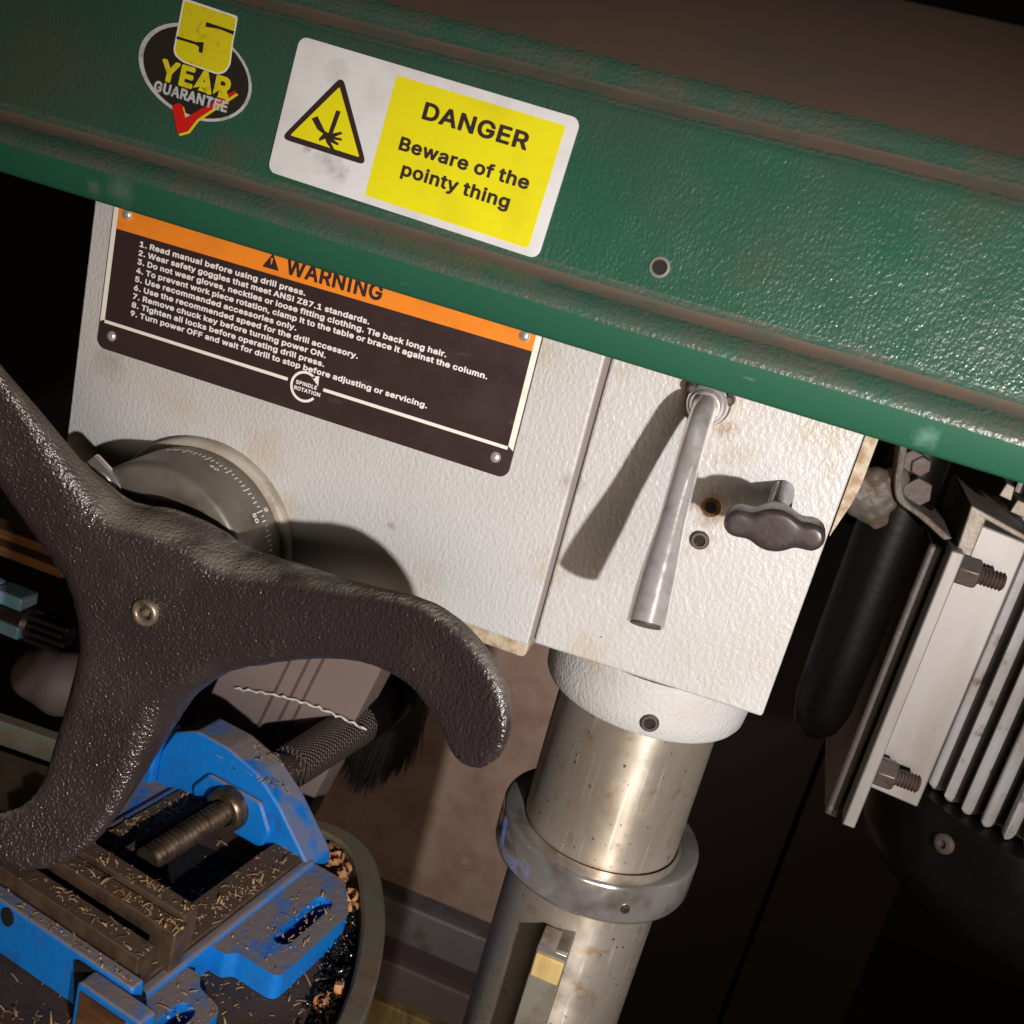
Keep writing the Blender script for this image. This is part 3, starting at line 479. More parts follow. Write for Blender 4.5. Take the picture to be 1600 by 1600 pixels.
# ---- belt cover
CP = [(-43.5, -52.0), (-46.2, -51.9), (-47.4, -50.6), (-50.2, -40.6), (-49.9, -38.6), (-48.6, -36.6), (-45.6, -34.4), (-43.6, -33.2), (-40.2, -31.6), (-38.4, -29.6), (-37.6, -27.0),
      (-34.2, 24.5), (-33.4, 27.0), (-31.2, 28.8), (-27.2, 31.6), (-25.6, 33.2), (-24.2, 36.0), (-22.6, 39.0), (-19.0, 42.0), (52, 92), (62, 95), (230, 96)]
cm = [2, 2, 2, 3, 3, 3, 3, 1, 1, 3, 0, 0, 3, 1, 1, 3, 3, 3, 4, 4, 4]   # material of each strip
xs = [-520 + 20 * i for i in range(48)]
cshear = lambda x: -0.0115 * (x + 22)      # the cover sits a little askew on the head
mb = MB()
for i, (y, z) in enumerate(CP):
    for j, x in enumerate(xs):
        w = 0.5 * math.sin(x * 0.021) + 0.3 * math.sin(x * 0.05 + 1) if 2 < i < 19 else 0
        mb.v.append((x, y + w * 0.25, z + w * 0.5 + cshear(x)))
n = len(xs)
for i in range(len(CP) - 1):
    for j in range(n - 1):
        mb.f.append((i * n + j, i * n + j + 1, (i + 1) * n + j + 1, (i + 1) * n + j)); mb.m.append(cm[i])
# turn the edge inward so the sheet has thickness
b0 = len(mb.v)
for j, x in enumerate(xs): mb.v.append((x, -42.2, -50.6 + cshear(x)))
for j, x in enumerate(xs): mb.v.append((x, -30.0, 0))
for j in range(n - 1):
    mb.f.append((j, b0 + j, b0 + j + 1, j + 1)); mb.m.append(2); mb.f.append((b0 + j, b0 + n + j, b0 + n + j + 1, b0 + j + 1)); mb.m.append(2)
cover = mb.obj('belt_cover', [m_green, m_dust, m_green_lip, m_green_dusty, m_dust_top], DP, smooth=50)
def cover_pt(x, s):   # point on the cover's main face: x, height along the face from its lower edge
    k = 4 / 55.2; h = math.hypot(1, k); return Vector((x, -38 + s / h * k, -29.2 + s / h))
EZ = Vector((0, 4 / 55.2, 1)).normalized()
NRM = Vector((1, 0, 0)).cross(EZ)
def face_frame(x, s, rot):
    r = math.radians(rot); ex = Vector((1, 0, 0)) * math.cos(r) + EZ * math.sin(r); ez = EZ * math.cos(r) - Vector((1, 0, 0)) * math.sin(r)
    return frame(cover_pt(x, s) + NRM * 0.55, ex, ez)
# screw hole with a worn rim
p = cover_pt(-50.9, 10.1)
mb = MB(); mb.lathe([(0.2, 3.7), (0.6, 3.4), (0.7, 2.7), (0.2, 2.4)], p, NRM, 24, caps=False); h_ = mb.obj('screw_hole', M('worn_hole_rim', (0.17, 0.17, 0.135), 0.4), DP)
mb = MB(); mb.lathe([(0.25, 2.35), (0.66, 2.3)], p, NRM, 20); mb.obj('bore', m_thick, h_)

# ---- danger sticker
fr = face_frame(-145, 28, -2.5)
st = flat(fr, rrect(-52.6, 54.0, -23.7, 24.0, 3.2), 0, 0.28, 'danger_sticker', m_vinyl, DP)
tag(st, 'white and yellow danger sticker on the green cover')
flat(fr, rrect(-13.6, 49.6, -21.2, 20.6, 1.4), 0.3, 0.34, 'yellow_panel', m_yellow, st)
tri = lambda g: rpoly([(-33.2, 15.4 - 2 * g), (-50.6 + 1.73 * g, -11.3 + g), (-15.8 - 1.73 * g, -11.3 + g)], max(3.4 - g * 1.4, .4), 5)
flat(fr, tri(0), 0.3, 0.34, 'warning_triangle', m_ink, st); flat(fr, tri(2.0), 0.36, 0.40, 'triangle_field', m_yellow, st)
hand = [(-40.6, -1.6), (-38.6, -0.2), (-34.6, -4.2), (-32.4, -4.8), (-28.4, -2.9), (-27.6, -3.4), (-30.2, -5.2), (-27.4, -5.0), (-27.3, -5.8), (-30.4, -6.2), (-28.0, -7.0), (-28.2, -7.7), (-31.2, -7.4),
        (-29.2, -9.3), (-30.0, -9.8), (-32.8, -8.0), (-33.6, -6.8), (-35.6, -8.2), (-36.0, -7.4), (-34.8, -5.4), (-37.4, -4.6)]
flat(fr, hand, 0.42, 0.45, 'hand_symbol', m_ink, st)
flat(fr, [(-32.2, 3.6), (-30.4, 3.6), (-31.3, -4.6), (-33.0, -5.0)], 0.42, 0.45, 'blade_symbol', m_ink, st)
lettering(fr, 'DANGER', -0.6, 9.2, 39.4, 5.9, m_ink, st, 0.42)
lettering(fr, 'Beware of the', -5.9, -2.9, 49.2, 4.7, m_ink, st, 0.42)
lettering(fr, 'pointy thing', -2.6, -10.9, 41.2, 4.7, m_ink, st, 0.42)

# ---- five year guarantee sticker
fr = face_frame(-235, 33.5, -1.8)
g5 = flat(fr, ellipse(0, 0, 24.2, 15.6, math.radians(-8)), 0, 0.2, 'guarantee_sticker', m_silver, DP)
tag(g5, 'oval black guarantee sticker with yellow number five')
flat(fr, ellipse(0.45, 0.0, 22.6, 14.6, math.radians(-8)), 0.22, 0.25, 'black_oval', m_stickblack, g5)
O = lambda l, dx=0, dy=0: [(x + 235 + dx, s - 33.5 + 0.031 * (x + 235) + dy) for x, s in l]
five = [(-244.6, 56.6), (-223.0, 55.0), (-222.7, 49.9), (-222.7, 47.1), (-221.9, 39.3), (-223.0, 36.7), (-225.6, 35.2), (-239.9, 36.3), (-243.2, 37.7), (-244.4, 39.5)]
grow = lambda l, g: [(x + g * (x - sum(p[0] for p in l) / len(l)), y + g * (y - sum(p[1] for p in l) / len(l))) for x, y in l]
f5 = O(five)
flat(fr, rpoly(grow(f5, 0.06), [1, 1, .5, .5, 1, 1, 2, 1, 1, 1]), 0.30, 0.33, 'numeral_outline', m_offwhite, g5)
flat(fr, rpoly(f5, [1, 1, .3, .3, 1, 1, 2, 1, 1, 1]), 0.36, 0.39, 'numeral_five', m_yellow2, g5)
flat(fr, O([(-234.4, 51.3), (-222.6, 50.5), (-222.6, 49.2), (-228.6, 50.0), (-234.3, 49.6)]), 0.41, 0.44, 'numeral_notch', m_stickblack, g5)
flat(fr, O([(-244.8, 44.2), (-236.8, 43.8), (-233.6, 44.4), (-233.2, 40.6), (-234.8, 40.6), (-235.2, 42.4), (-237.0, 42.9), (-244.8, 43.2)]), 0.41, 0.44, 'numeral_notch', m_stickblack, g5)
tick = O([(-241.2, 20.1), (-238.7, 21.7), (-236.9, 21.2), (-234.7, 17.2), (-227.5, 23.0), (-217.6, 30.8), (-216.5, 30.2), (-229.8, 17.8), (-232.5, 12.8), (-236.4, 10.9)])
flat(fr, [(x + .8, y - .5) for x, y in tick], 0.27, 0.29, 'tick_edge', m_yellow2, g5)
flat(fr, tick, 0.30, 0.33, 'tick', m_red, g5)
lettering(fr, 'YEAR', -13.6, -6.0, 29.5, 7.6, m_yellow2, g5, 0.46, off=0.012)
lettering(fr, 'GUARANTEE', -14.9, -10.4, 31.2, 3.9, m_silver, g5, 0.50, off=0.008)

# ---- warning plate
fr = frame((0, -1.5, 0), (1, 0, 0), (0, 0, 1))
wp = flat(fr, rrect(-286.3, -92.2, -116.4, -44, 4.0), -1.3, 0, 'warning_plate', m_plate, DP)
tag(wp, 'black and orange riveted warning plate')
flat(fr, [(-284.0, -64.1), (-94.9, -64.1), (-94.9, -44.5), (-284.0, -44.5)], 0.03, 0.07, 'orange_band', m_orange, wp)
flat(fr, [(-286.1, -104.8), (-283.9, -103.6), (-283.9, -46), (-286.1, -46)], 0.05, 0.09, 'white_border', m_offwhite, wp)
flat(fr, [(-94.9, -103.0), (-92.5, -104.6), (-92.5, -46), (-94.9, -46)], 0.05, 0.09, 'white_border', m_offwhite, wp)
flat(fr, [(-283.9, -105.0), (-193.9, -105.0), (-193.9, -103.6), (-283.9, -103.6)], 0.05, 0.09, 'white_border', m_offwhite, wp)
flat(fr, [(-177.3, -104.7), (-94.9, -104.7), (-94.9, -103.3), (-177.3, -103.3)], 0.05, 0.09, 'white_border', m_offwhite, wp)
LN = [('1. Read manual before using drill press.', -192.9), ('2. Wear safety goggles that meet ANSI Z87.1 standards.', -163.2),
      ('3. Do not wear gloves, neckties or loose fitting clothing. Tie back long hair.', -128.4), ('4. To prevent work piece rotation, clamp it to the table or brace it against the column.', -109.9),
      ('5. Use recommended accessories only.', -194.1), ('6. Use the recommended speed for the drill accessory.', -165.1), ('7. Remove chuck key before turning power ON.', -179.0),
      ('8. Tighten all locks before operating drill press.', -178.9), ('9. Turn power OFF and wait for drill to stop before adjusting or servicing.', -131.6)]
for i, (s, x1) in enumerate(LN):
    lettering(fr, s, -271.7, -68.7 - 3.72 * i, x1 + 271.7, 2.4, m_letter, wp, 0.08)
lettering(fr, 'WARNING', -203.4, -62.2, 43.2, 6.6, m_ink, wp, 0.10)
flat(fr, rpoly([(-210.2, -55.6), (-214.0, -62.0), (-206.3, -62.0)], 0.5), 0.10, 0.13, 'alert_symbol', m_ink, wp)
flat(fr, [(-210.7, -57.6), (-209.7, -57.6), (-210.0, -60.2), (-210.4, -60.2)], 0.15, 0.17, 'exclamation_mark', m_orange, wp)
arc = [(-185.8 + 6.6 * math.cos(math.radians(a)), -105.2 + 6.6 * math.sin(math.radians(a))) for a in range(52, 330, 8)]
arci = [(-185.8 + 5.5 * math.cos(math.radians(a)), -105.2 + 5.5 * math.sin(math.radians(a))) for a in range(52, 330, 8)][::-1]
flat(fr, arc + arci, 0.06, 0.10, 'rotation_arrow', m_letter, wp)
flat(fr, [(-183.6, -100.2), (-180.2, -99.0), (-179.9, -103.2)], 0.06, 0.10, 'arrow_head', m_letter, wp)
lettering(fr, 'SPINDLE', -190.0, -105.0, 9.8, 1.7, m_letter, wp, 0.12)
lettering(fr, 'ROTATION', -190.4, -107.5, 12.2, 1.7, m_letter, wp, 0.12)
rivet0 = None
for x, z in ((-279.6, -57.2), (-279.6, -109.8), (-99.3, -59.2), (-99.0, -109.1)):
    mb = MB(); mb.lathe([(0, 2.3), (0.35, 2.25), (0.9, 1.7), (1.25, 0.9), (1.35, 0.1)], (x, -1.5, z), (0, -1, 0), 20); mb.obj('rivet', m_lever, wp, smooth=60)

# ---- depth dial
DX, DZ = -222.5, -187.0
mb = MB(); mb.lathe([(0, 46.3), (3.4, 46.3), (4.8, 45.4), (5.2, 43.8), (5.2, 42)], (DX, 0, DZ), (0, -1, 0), 72); mb.obj('dial_flange', M('grimy_flange_paint', (0.38, 0.34, 0.28), 0.5, bump=[(400, .3, 3)], spots=[((.22, .17, .11), 60, .45, .7)]), DP, smooth=50)
mb = MB(); mb.lathe([(5, 42.6), (7, 42.8), (33, 41.6), (35, 40.6), (36, 39), (36, 20)], (DX, 0, DZ), (0, -1, 0), 72); dial = mb.obj('depth_dial', m_dial, DP, smooth=40)
mb = MB(); mb.lathe([(20, 19), (62, 17)], (DX + 9, 0, DZ - 2), (0, -1, 0), 40); mb.obj('pinion_shaft', m_cast, DP)
def on_dial(ang, y, r): a = math.radians(ang); return Vector((DX + r * math.cos(a), -y, DZ + r * math.sin(a)))
for i in range(34):
    ang = 112 - i * 2.9; lo_, hi_ = (11.5, 16.5) if i % 5 == 0 else ((12.5, 15.2) if i % 2 else (12.5, 14.2))
    a = math.radians(ang); t = Vector((-math.sin(a), 0, math.cos(a))) * 0.22
    r0 = 42.75; p, q = on_dial(ang, lo_, r0), on_dial(ang, hi_, r0); nn = Vector((math.cos(a), 0, math.sin(a))) * 0.12
    mb = MB(); mb.add([p - t, p + t, q + t, q - t, p - t - nn, p + t - nn, q + t - nn, q - t - nn], [(0, 1, 2, 3), (4, 7, 6, 5), (0, 4, 5, 1), (1, 5, 6, 2), (2, 6, 7, 3), (3, 7, 4, 0)]); mb.obj('tick_mark', m_letter, dial, smooth=None)
def dial_text(s, ang, y):
    a = math.radians(ang); o = on_dial(ang, y, 42.9); f_ = frame(o, (math.sin(a), 0, -math.cos(a)), (0, 1, 0)); lettering(f_, s, -1.2 * len(s), 0, 2.2 * len(s), 2.6, m_letter, dial, 0.02, 'numeral')
dial_text('2', 39, 10.6); dial_text('50', 37, 20.5); dial_text('40', 74, 20.5)
# stop pin of the dial
mb = MB(); mb.lathe([(0, 0.5), (1.0, 2.2), (9, 4.6), (18, 5.4), (19, 5.0), (19.4, 0.5)], (-241, -34, -164), (-14, -3, 8), 24); mb.obj('dial_pin', m_chrome, DP, smooth=50)

# ---- three-armed feed handle
arm2 = [(-200, -58, -190, 29), (-172, -60, -183, 23.5), (-140, -66, -171, 17.4), (-112, -76, -161.5, 14.2), (-88, -86, -157.5, 16.2), (-71.5, -94, -163.5, 17.8), (-64.5, -99, -171, 17.0), (-64, -100, -177.5, 14.6)]
arm1 = [(-200, -58, -190, 29), (-225, -60, -179, 21), (-247, -66, -161.5, 17), (-266, -76, -139, 16), (-282, -86, -118, 15), (-286, -94, -100, 13.5), (-276, -99, -90, 11)]
arm3 = [(-200, -58, -190, 29), (-208, -60, -226, 23.5), (-211.5, -68, -256, 20), (-215, -80, -280, 17), (-224, -90, -293.5, 17), (-241, -97, -299, 16), (-254, -99, -299, 13)]
def handle(X, Y, Z):
    D_ = None
    for arm in (arm1, arm2, arm3):
        P = [tuple(p) for p in spline(arm, 3)]; d = None
        for p, q in zip(P[:-1], P[1:]):
            e = cone_seg(X, Y, Z, p[:3], q[:3], p[3], q[3], 0.86)
            d = e if d is None else np.minimum(d, e)
        D_ = d if D_ is None else smin(D_, d, 15)
    r = np.sqrt((X + 200) ** 2 + (Z + 190) ** 2)
    fy = -72.0 - 0.00155 * np.maximum(r - 15, 0) ** 2         # front face, dished towards the arm ends
    ym = fy + 21.0
    seam = np.maximum(D_ - 1.5, np.abs(Y - ym) - 1.7)          # moulding flash between the two halves
    D_ = smin(smax(D_, (fy - Y) * 0.9, 4.5), seam, 1.0)
    return smin(D_, np.maximum(np.sqrt((X + 200) ** 2 + (Z + 190) ** 2) - 24, np.abs(Y + 52) - 12), 8)
v, f = nets(handle, (-306, -122, -324), (-36, -24, -70), 1.7)
hd = MB().add(v, f).obj('feed_handle', m_handle, DP, smooth=80, recalc=False)
sm = hd.modifiers.new('smooth', 'SMOOTH'); sm.factor = 0.5; sm.iterations = 2
sd = hd.modifiers.new('subdivide', 'SUBSURF'); sd.levels = 1; sd.render_levels = 1
# hub screw
hp = Vector((-200.2, -72.6, -190.4))
mb = MB(); mb.lathe([(-4, 5.6), (0.2, 5.6), (0.9, 5.2), (1.2, 4.6), (1.0, 3.6), (0.4, 3.0), (-0.8, 2.8), (-0.8, 1.7), (0.9, 1.2), (1.1, 0.2)], hp, (0, -1, 0), 28); mb.obj('hub_screw', M('brassy_screw', (0.36, 0.29, 0.20), 0.38, 0.7, bump=[(500, .1, 3)], spots=[((.16, .11, .07), 200, .45, .7)]), hd, smooth=40)

# ---- quill lock lever
lv = [(-24.3, 0, -64.2, 5.2), (-24.3, -9, -64.4, 5.0), (-24.2, -16, -66.0, 4.7), (-24.0, -21.5, -70.5, 4.5), (-23.6, -26, -78, 4.5), (-22.8, -32.2, -89, 4.6), (-21.7, -39.6, -102.5, 4.9), (-20.8, -46.0, -114, 5.9), (-20.0, -52, -124.5, 6.5), (-19.0, -57.4, -134.2, 6.8)]
P = spline(lv, 5)
mb = MB(); mb.sweep([p[:3] for p in P], [p[3] for p in P], 28); le = mb.obj('lock_lever', m_lever, DP, smooth=50)
mb = MB(); mb.lathe([(0.3, 8.6), (3.0, 8.4), (3.6, 7.4)], (-24.3, 0.6, -64.2), (0, -1, 0), 40); mb.obj('lever_washer', m_bolt, le)
mb = MB(); mb.lathe([(3.6, 6.6), (4.2, 7.8), (6.4, 7.9), (7.6, 7.2), (8.2, 6.4), (9.4, 6.2), (10.4, 5.2)], (-24.3, 0.6, -64.2), (0, -1, 0), 40); mb.obj('lever_collar', m_lever, le, smooth=40)
for a in (68, 108, 148, 28):
    t = math.radians(a); mb = MB(); mb.lathe([(2.6, 2.2), (6.0, 2.1), (6.8, 1.2)], (-24.3 + 8.2 * math.cos(t), 0.6, -64.2 + 8.2 * math.sin(t)), (0, -1, 0), 12); mb.obj('collar_lug', m_bolt, le)
mb = MB(); mb.lathe([(0.1, 5.4), (0.6, 5.4)], (-19.0, -57.4, -134.2), (1.0, -5.4, -9.7), 24); mb.obj('tube_bore', m_bolt, le)

# ---- clamp knob, its stud, the small screw and the bare hole
kr = math.radians(10)
def knob(X, Y, Z):
    Y = Y - 11.5; x, z = (X - 12.0) / 0.94, (Z + 93.0) / 0.94; x, z = x * math.cos(kr) + z * math.sin(kr), -x * math.sin(kr) + z * math.cos(kr)
    d2 = np.sqrt((x * 0.86) ** 2 + (z * 1.04) ** 2) - 8.4
    for s in (-1, 1):
        d2 = smin(d2, np.sqrt((x - s * 13.0) ** 2 + (z + 0.6 * s) ** 2) - 5.2, 4.5)
    d = smax(d2, np.abs(Y + 47.5) - 6.6, 2.4)
    return smin(d, np.maximum(np.sqrt(x ** 2 + z ** 2) - 6.5, np.abs(Y + 38) - 5), 2)
v, f = nets(knob, (-12, -48, -110), (37, -17, -77), 0.8); kb = MB().add(v, f).obj('clamp_knob', m_knob, DP, smooth=80, recalc=False)
sm = kb.modifiers.new('smooth', 'SMOOTH'); sm.iterations = 4
mb = MB(); mb.lathe([(d, 4.3 if (int(d * 2) % 2) else 3.85) for d in np.arange(0, 24, 0.5)], (12.0, 0.6, -88.0), (0, -1, -0.14), 24); mb.obj('knob_stud', m_lever, kb, smooth=30)
socket_screw(DP, (-11.9, 0.4, -116.3), (0, -1, 0), 3.7)
mb = MB(); mb.lathe([(0, 3.9), (0.25, 3.5), (0.3, 2.3)], (-11.7, 0.6, -102.6), (0, -1, 0), 28, caps=False); rh = mb.obj('rusty_hole', m_rust, DP)
mb = MB(); mb.lathe([(0.1, 2.35), (0.34, 2.3)], (-11.7, 0.6, -102.6), (0, -1, 0), 20); mb.obj('bore', m_thick, rh)

# ---- motor bracket and motor
mb = MB(); mb.lathe([(-60, 13.2), (-150, 13.0), (-182, 12.2), (-192, 9.5), (-197, 5), (-198.5, 0.5)], (58, 44, 0), (0, 0, 1), 40); mb.obj('bracket_rod', M('soot_black', (0.0022, 0.0015, 0.0013), 0.42, bump=[(300, 0.1, 3)], spec=0.12), DP, smooth=50)
pl = spline([(47, -60), (48.6, -68), (50.2, -76), (54, -82.5), (63, -86), (74.5, -91.5)], 6); wd = []
up_ = [(p[0] + 2.6, p[1] + 1.6) for p in pl][::-1]
mb = MB(); mb.prism([tuple(p) for p in pl] + up_, 16, 66, 'y'); mb.obj('bracket_sheet', m_cast, DP, bevel=0.6)
mb = MB(); mb.box(73.0, 78.6, 33, 110, -226, -98); mb.obj('bracket_plate', [m_blackedge], DP, bevel=1.2)
mb = MB(); mb.box(79.4, 84.6, 22, 110, -222, -95.5); br = mb.obj('mount_angle', m_alu, DP, bevel=0.7)
mb = MB(); mb.prism([(81.5, -78), (110, -84.5), (110, -87), (88.5, -82), (88.5, -99), (82.5, -97.5)], 30, 95, 'y'); mb.obj('mount_block', m_alu_dirty, DP, bevel=0.6)
mb = MB(); mb.prism([(87, -86), (108.5, -88), (108.5, -211.5), (87, -210)], 40, 110, 'y'); mb.obj('motor_pad', m_alu, DP, bevel=0.8)
def hexbolt(parent, x, y, z, name='mount_bolt'):
    mb = MB(); mb.lathe([(0, 6.7), (7.4, 6.7), (8.4, 5.6)], (x, y, z), (1, 0, 0), 6); o = mb.obj(name, m_bolt, parent, bevel=0.5)
    mb = MB(); mb.lathe([(d, 3.9 if (int(round(d / 0.7)) % 2) else 3.2) for d in np.arange(7.6, 17.5, 0.7)] + [(18.4, 2.8)], (x, y, z), (1, 0, 0), 20); mb.obj('thread', m_bolt, o, smooth=30)
hexbolt(br, 84.9, 30, -103.5); hexbolt(br, 84.9, 30, -196.5)
MX, MY = 186, 122
mb = MB(); mb.lathe([(-62, 72), (-219, 72)], (MX, MY, 0), (0, 0, 1), 72); mo = mb.obj('motor_body', m_fin, DP)
for k in range(18):
    a = math.radians(196 + k * 6.6); px, py = MX + 74 * math.cos(a), MY + 74 * math.sin(a)
    mb = MB(); mb.lathe([(-62, 2.9), (-213, 2.9), (-216, 2.0)], (px, py, 0), (0, 0, 1), 16)
    ca_, sa_ = math.cos(a), math.sin(a)
    mb.xf(lambda x, y, z: (x + 3.0 * ca_ * ((x - px) * ca_ + (y - py) * sa_), y + 3.0 * sa_ * ((x - px) * ca_ + (y - py) * sa_), z)); mb.obj('cooling_rib', m_fin, mo, smooth=50)
cap_p = [(-217, 84), (-218, 87.2), (-221, 88), (-252, 86), (-268, 78), (-280, 62), (-287, 35), (-289, 5)]
mb = MB(); mb.lathe([(-216, 60)] + cap_p, (MX, MY, 0), (0, 0, 1), 80); ec = mb.obj('motor_end_cap', m_black, DP, smooth=50)
a = math.radians(229); mb = MB(); mb.lathe([(0, 4.8), (1.5, 4.6), (2.2, 3.4), (2.2, 2.0), (1.0, 1.8)], (MX + 87.4 * math.cos(a), MY + 87.4 * math.sin(a), -231), (math.cos(a), math.sin(a), 0), 20); mb.obj('cap_screw', m_bolt, ec)
# bits of hardware above the bracket
for x, y, z, r in ((60, 30, -79, 6.5), (57.5, 26, -68, 4.2), (53.6, 26, -67.0, 4.8)):
    mb = MB(); mb.lathe([(-3, r), (3, r)], (x, y, z), (0.3, -1, -0.1), 6); mb.obj('bracket_nut', m_bolt, DP, bevel=0.5)
for x, z, w_ in ((94, -70.5, 5), (101, -75.5, 7)):
    mb = MB(); mb.prism([(x - w_ / 2, z - 2.6), (x + w_ / 2, z - 3.4), (x + w_ / 2 - .6, z + 2.2), (x - w_ / 2 + 1, z + 3)], 40, 60, 'y'); mb.obj('bracket_tab', m_alu_dirty, DP, bevel=0.4)
mb = MB(); mb.prism([(100, -62), (104, -63), (118, -82), (113, -84)], 36, 60, 'y'); mb.obj('belt_guard_stay', m_cast, DP, bevel=0.5)

# ---- table: plateau, trough and raised rim
rim_o = spline([(-470, 117), (-420, 122), (-300, 133), (-200, 143.5), (-172, 145.5), (-152, 138), (-136, 120), (-116, 82), (-103, 42), (-97, 5), (-95, -40), (-94, -120)], 6)
rim_i = spline([(-470, 107), (-420, 112), (-300, 123), (-200, 133), (-176, 134), (-160, 127), (-147, 111), (-128.5, 77), (-115.5, 38), (-109.5, 3), (-107.5, -40), (-106.5, -120)], 6)
plt = spline([(-470, 92), (-420, 97), (-300, 108), (-205, 117), (-184, 118), (-171, 111), (-160, 97), (-144, 67), (-131, 32), (-125, 1), (-123, -40), (-122, -120)], 6)
mb = MB(); n = len(rim_o)
def strip(a, za, b, zb, mi):
    k = len(mb.v); mb.v += [(p[0], p[1], za) for p in a] + [(p[0], p[1], zb) for p in b]
    for i in range(n - 1): mb.f.append((k + i, k + i + 1, k + n + i + 1, k + n + i)); mb.m.append(mi)
strip(rim_o, -452, rim_o, -412.5, 0); 
ro2 = [p + (q - p) * 0.12 for p, q in zip(rim_o, rim_i)]; ri2 = [p + (q - p) * 0.88 for p, q in zip(rim_o, rim_i)]
strip(rim_o, -412.5, ro2, -411, 0); strip(ro2, -411, ri2, -411, 0); strip(ri2, -411, rim_i, -412.5, 0); strip(rim_i, -412.5, rim_i, -432, 0)
strip(rim_i, -432, plt, -432, 1); strip(plt, -432, plt, -421, 1)
pb = [np.array((-470., -120.))] * n; strip(plt, -420.2, pb, -420.2, 1)
tb = mb.obj('table', [m_tabler, m_table], DP, smooth=40, recalc=False)
mb = MB(); mb.box(-263, -208, -20, 92, -420.6, -419.9); mb.obj('rail_gap_shade', m_thick, tb)  # flat black sheet stands in for the shade between the vise rails

# ================================================================== the vise on the table
VA = math.radians(9.5); VC, VS = math.cos(VA), math.sin(VA)
def VT(x, y, z): return (-231 + x * VC + y * VS, 25 - x * VS + y * VC, z)
VI = thing('drill_vise', 'blue cast drill vise with dusty steel jaws on the table', 'vise', VT(-4, 0, -420))
def vpart(mb, name, mat, parent=None, **kw): return mb.xf(VT).obj(name, mat, parent or VI, **kw)
slot = lambda cx, cyy, w, l, rot: [(cx + x * math.cos(rot) - y * math.sin(rot), cyy + x * math.sin(rot) + y * math.cos(rot)) for x, y in rrect(-w / 2, w / 2, -l / 2, l / 2, w * .49)]
# base: side bars with slotted ears
earR = rpoly([(46, -8), (58, -8), (61, -3), (88, -3), (88, 60), (70, 81), (46, 81)], [0, 3, 4, 6, 6, 4, 0])
mb = MB(); mb.prism(earR, -419.8, -404.5, 'z', holes=[slot(72, 39, 11, 46, 0)]); vpart(mb, 'slotted_ear', m_blue, bevel=1.4)
earR2 = rpoly([(46, -74), (80, -74), (80, -36), (62, -32), (58, -26), (46, -26)], [0, 5, 5, 4, 3, 0])
mb = MB(); mb.prism(earR2, -419.8, -405, 'z', holes=[slot(67, -55, 11, 24, 0)]); vpart(mb, 'slotted_ear', m_blue, bevel=1.4)
earL = [(-8 - x, y) for x, y in earR][::-1]
mb = MB(); mb.prism(earL, -419.8, -404.5, 'z', holes=[slot(-78, 38, 11, 44, 0)]); vpart(mb, 'slotted_ear', m_blue, bevel=1.4)
mb = MB(); mb.prism(rpoly([(43, -402), (49, -402), (50, -419.6), (43, -419.6)], [1, 3, 0, 0]), -75, 80, 'y'); vpart(mb, 'side_bar', m_blue, bevel=1)
mb = MB(); mb.prism(rpoly([(-57, -402), (-51, -402), (-51, -419.6), (-58, -419.6)], [3, 1, 0, 0]), -75, 80, 'y'); vpart(mb, 'side_bar', m_blue, bevel=1)
mb = MB(); mb.box(22, 42.9, -46, 78, -419.4, -400.5); vpart(mb, 'slide_rail', m_vsteel, bevel=1)
mb = MB(); mb.box(-50.9, -33, -46, 78, -419.4, -400.5); vpart(mb, 'slide_rail', m_vsteel, bevel=1)
mb = MB(); mb.box(-33, -31, -44, 76, -416, -403); vpart(mb, 'inner_wall', m_blue)
# yoke that carries the screw
yk = rpoly([(-70, -419.6), (-70, -384), (-62, -366), (-46, -357.5), (-22, -357.5), (2, -363.5), (21, -377), (38, -394), (48, -404), (50, -419.6), (24, -419.6), (18, -408), (-24, -408), (-30, -419.6)], [0, 2, 2, 2, 2, 3, 2, 2, 2, 0, 0, 2, 2, 0])
mb = MB(); mb.prism(yk, 75, 98, 'y'); vpart(mb, 'screw_yoke', m_blue, bevel=1.6, seg=3)
mb = MB(); mb.prism(rpoly([(-30, -378), (10, -378), (20, -394), (16, -407), (-34, -407), (-40, -392)], 3), 71.5, 75.2, 'y'); vpart(mb, 'yoke_boss', m_blue, bevel=1.6)
mb = MB(); mb.prism(rpoly([(-100, -400), (-90, -380), (-76, -372), (-70, -372), (-70, -419), (-100, -419)], [4, 6, 4, 0, 0, 0]), 70, 92, 'y'); vpart(mb, 'yoke_wing', m_blue, bevel=1.6)
# screw, nut ring, handle
SZ = -391.0; sx_ = -10
mb = MB(); mb.lathe([(d, 7.6 if (int(round(d / 1.15)) % 3 == 0) else (6.5 if (int(round(d / 1.15)) % 3 == 1) else 7.0)) for d in np.arange(4, 78, 1.15)], (sx_, 0, SZ), (0, 1, 0), 24); vpart(mb, 'lead_screw', m_thread, smooth=25)
mb = MB(); mb.lathe([(63.5, 8.5), (63.5, 11.5), (65, 13.2), (69, 13.8), (71.6, 13.8)], (sx_, 0, SZ), (0, 1, 0), 40, caps=False); vpart(mb, 'screw_bush', m_thread, smooth=40)
mb = MB(); mb.lathe([(96, 10.5), (100, 11.2), (122, 11.2), (124, 10.2)], (sx_ + 2, 0, SZ + 4), (0, 1, 0), 32); vh = vpart(mb, 'screw_handle', m_bolt, smooth=40)
mb = MB(); mb.lathe([(124, 10), (126, 14.2), (204, 15.4)], (sx_ + 2, 0, SZ + 4), (0, 1, 0), 40); 
m_knurl = M('knurled_grip', (0.08, 0.06, 0.055), 0.42, 0.3)
